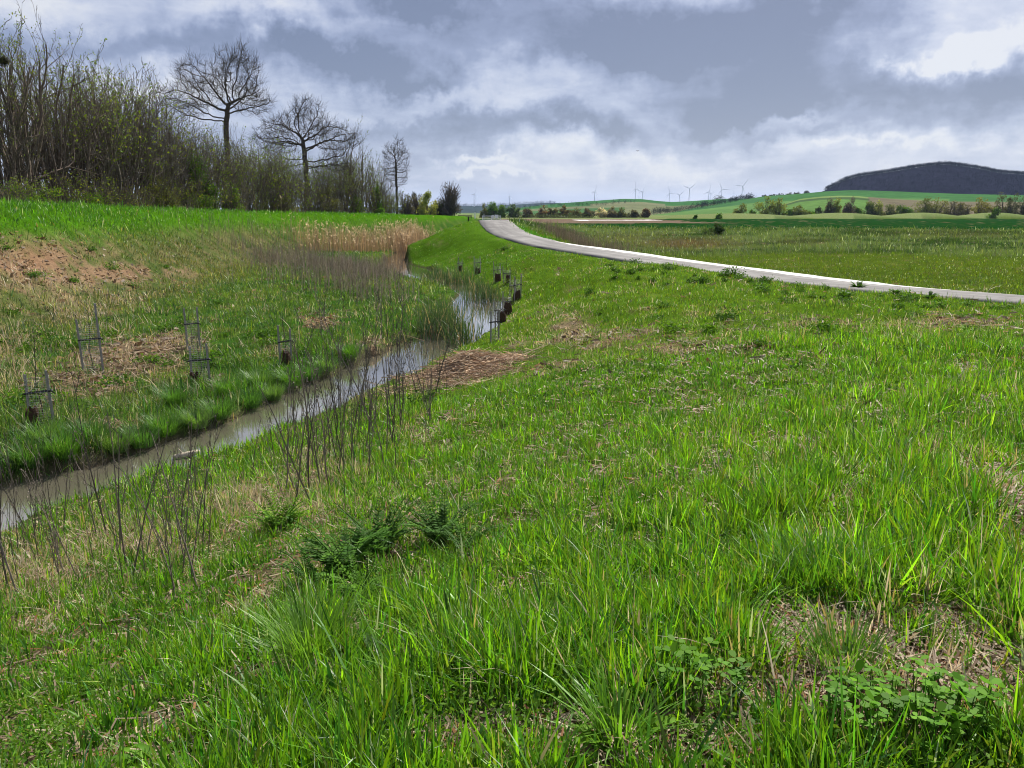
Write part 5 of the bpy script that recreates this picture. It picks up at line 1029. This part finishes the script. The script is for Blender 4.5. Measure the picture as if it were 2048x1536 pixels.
    # bright grass tuft and other tussocks that stand out
    def tussock(px, py, n, h, spread, c, lb, w_=.005):
        b = GP(px,py); a = r.uniform(0,6.28,n); q = spread*np.sqrt(r.random(n)); g = G(); blades(g, np.stack([np.cos(a)*q,np.sin(a)*q,0*q-.02],1), h*r.uniform(.5,1.15,n), w_*r.uniform(.7,1.4,n), a+r.normal(0,.4,n), r.uniform(.05,.6,n), np.abs(r.normal(0,.35,n)), np.array(c)*r.uniform(.7,1.3,(n,1)), 4, tipcol=1.15); o = g.obj('grass_tussock',M_grass); o.location = b; tag(o,lb,'grass tuft','grass tufts that stand out')
    tussock(625,1330,420,.36,.11,(.12,.24,.03),'bright yellow green grass tuft below the dark feathery plants'); tussock(1240,1500,140,.26,.07,(.12,.26,.03),'broad bladed grass tuft at the bottom middle',.008); tussock(1690,1350,180,.24,.1,(.11,.23,.03),'grass tuft at the edge of the bare litter',.006); tussock(1640,1180,260,.30,.12,(.08,.2,.02),'lush grass tuft in the middle of the right meadow',.007)
    for i,(px,py) in enumerate([(440,835),(500,815),(395,855),(330,870),(285,890),(545,800),(455,790),(350,810),(230,905),(585,775),(620,760),(650,745),(130,915),(60,930),(90,890),(700,720),(185,880),(520,770)]):
        tussock(px,py,420,.46,.22,[(.075,.18,.025),(.06,.15,.03),(.10,.19,.05)][i%3],'drooping grass tussock at the water edge of the far bank',.010)
weeds()

# ------------------------------------------------------------------ small things at the end of the path
def extras():
    r = np.random.default_rng(71)
    def post(px, py0, py1, D, wd, m, name, label, cat, plate=None):
        b = ray(px,py0); b = b/b[1]*D; t = ray(px,py1); t = t/t[1]*D; h = t[2]-b[2]; e = empty(name,(b[0],D,b[2]-.3),label=label,cat=cat); g = G(); tubes(g,[(0,0,0)],[(0,0,h+.3)],wd,wd*.9,8); g.obj('post',M_metal if plate else m,e)
        if plate: g = G(); box(g,(0,-.06,h+.3-plate[1]/2),(plate[0],.03,plate[1])); box(g,(0,-.03,h+.3-plate[1]/2),(plate[0]*.8,.03,.05)); g.obj('plate',M_sign,e)
    post(993,440,429.5,120,.04,M_metal,'road_sign','small white sign plate on a post beyond the end of the path','sign',(.55,.5)); post(986,440,430,122,.04,M_metal,'road_sign','narrow white sign left of the sign plate','sign',(.22,.55)); post(968,437,427.5,200,.08,M_sign,'marker_post','thin pale marker post left of the signs','post'); post(950,435,424,230,.16,M_sign,'marker_post','white mast like post at the foot of the blue ridge','post'); post(1039,446,437.5,85,.04,M_sign,'marker_post','pale marker post on the right verge at the path crest','post')
    # low concrete bridge rail
    b = ray(983,441); b = b/b[1]*112; e = empty('bridge_railing',tuple(b),.05,label='low pale railing across the end of the path',cat='railing'); g = G()
    for z in (.32,.62): tubes(g,[(-1.3,0,z)],[(1.3,0,z)],.05,.05,6)
    g.obj('rail',M_sign,e)
    for x in (-1.25,0,1.25): g = G(); box(g,(x,0,.2),(.1,.1,1.0)); g.obj('post',M_sign,e)
    b = ray(930,437); b = b/b[1]*260; e = empty('field_gate',(b[0],260,b[2]),label='dark low field gate left of the path end',cat='gate'); g = G()
    for z in (.2,.6,1.0): box(g,(0,0,z),(4.2,.08,.16))
    g.obj('rails',M_strap,e)
    for x in (-2.1,2.1): g = G(); box(g,(x,0,.4),(.16,.16,1.6)); g.obj('post',M_strap,e)
    b = ray(937,441); b = b/b[1]*97; g = G(); tubes(g,[(0,0,-.6)],[(0,0,.5)],.1,.09,7); g.add([(0,0,.52)],c=None); o = g.obj('wooden_post',M_strap); o.location = b; tag(o,'short dark post at the crest left of the path','post')
    # a bird in the sky
    d = ray(1275,302); d = d/np.linalg.norm(d)*180; g = G(); tubes(g,[(-.22,0,0),(-.05,0,.02),(.14,0,.02)],[(-.05,0,.02),(.14,0,.02),(.22,0,.03)],[.02,.07,.06],[.07,.06,.02],7); g.add([(-.02,.04,.04),(.12,.04,.04),(.1,.28,.16),(.0,.55,.08),(-.02,-.04,.04),(.12,-.04,.04),(.1,-.28,.16),(.0,-.55,.08)],q=[(0,1,2,3),(4,7,6,5)]); o = g.obj('bird',M_strap); o.location = d; o.rotation_euler = (0,0,.6); tag(o,'small dark bird flying in the cloudy sky','bird')
    # mistletoe in the leftmost tree
    b = behind(8,5); d = ray(8,122); p = d/d[1]*b[1]; n = 420; u = nrm(r.normal(size=(n,3))); g = G(); tubes(g,np.zeros((n,3)),u*.34*r.uniform(.6,1,(n,1)),.012,.006,3,c=BK); leafquads(g,u*.36*r.uniform(.5,1.05,(n,1)),.09,np.array([.07,.085,.03])*r.uniform(.6,1.3,(n,1)),r,.4); o = g.obj('mistletoe_ball',M_leaf); o.location = p; tag(o,'dark round mistletoe ball in the leftmost tall tree','mistletoe')
extras()

# ------------------------------------------------------------------ the air
def haze():
    m = bpy.data.materials.new('haze_air'); m.use_nodes = True; t = m.node_tree; t.nodes.clear(); o = nd(t,'ShaderNodeOutputMaterial'); v = nd(t,'ShaderNodeVolumePrincipled'); v.inputs['Color'].default_value = (.50,.68,1,1); v.inputs['Density'].default_value = 3.2e-5; v.inputs['Anisotropy'].default_value = .2
    t.links.new(v.outputs[0], o.inputs['Volume']); g = G(); box(g,(0,3000,120),(19000,18600,260)); ob = g.obj('haze',m); tag(ob,kind='stuff')
haze()
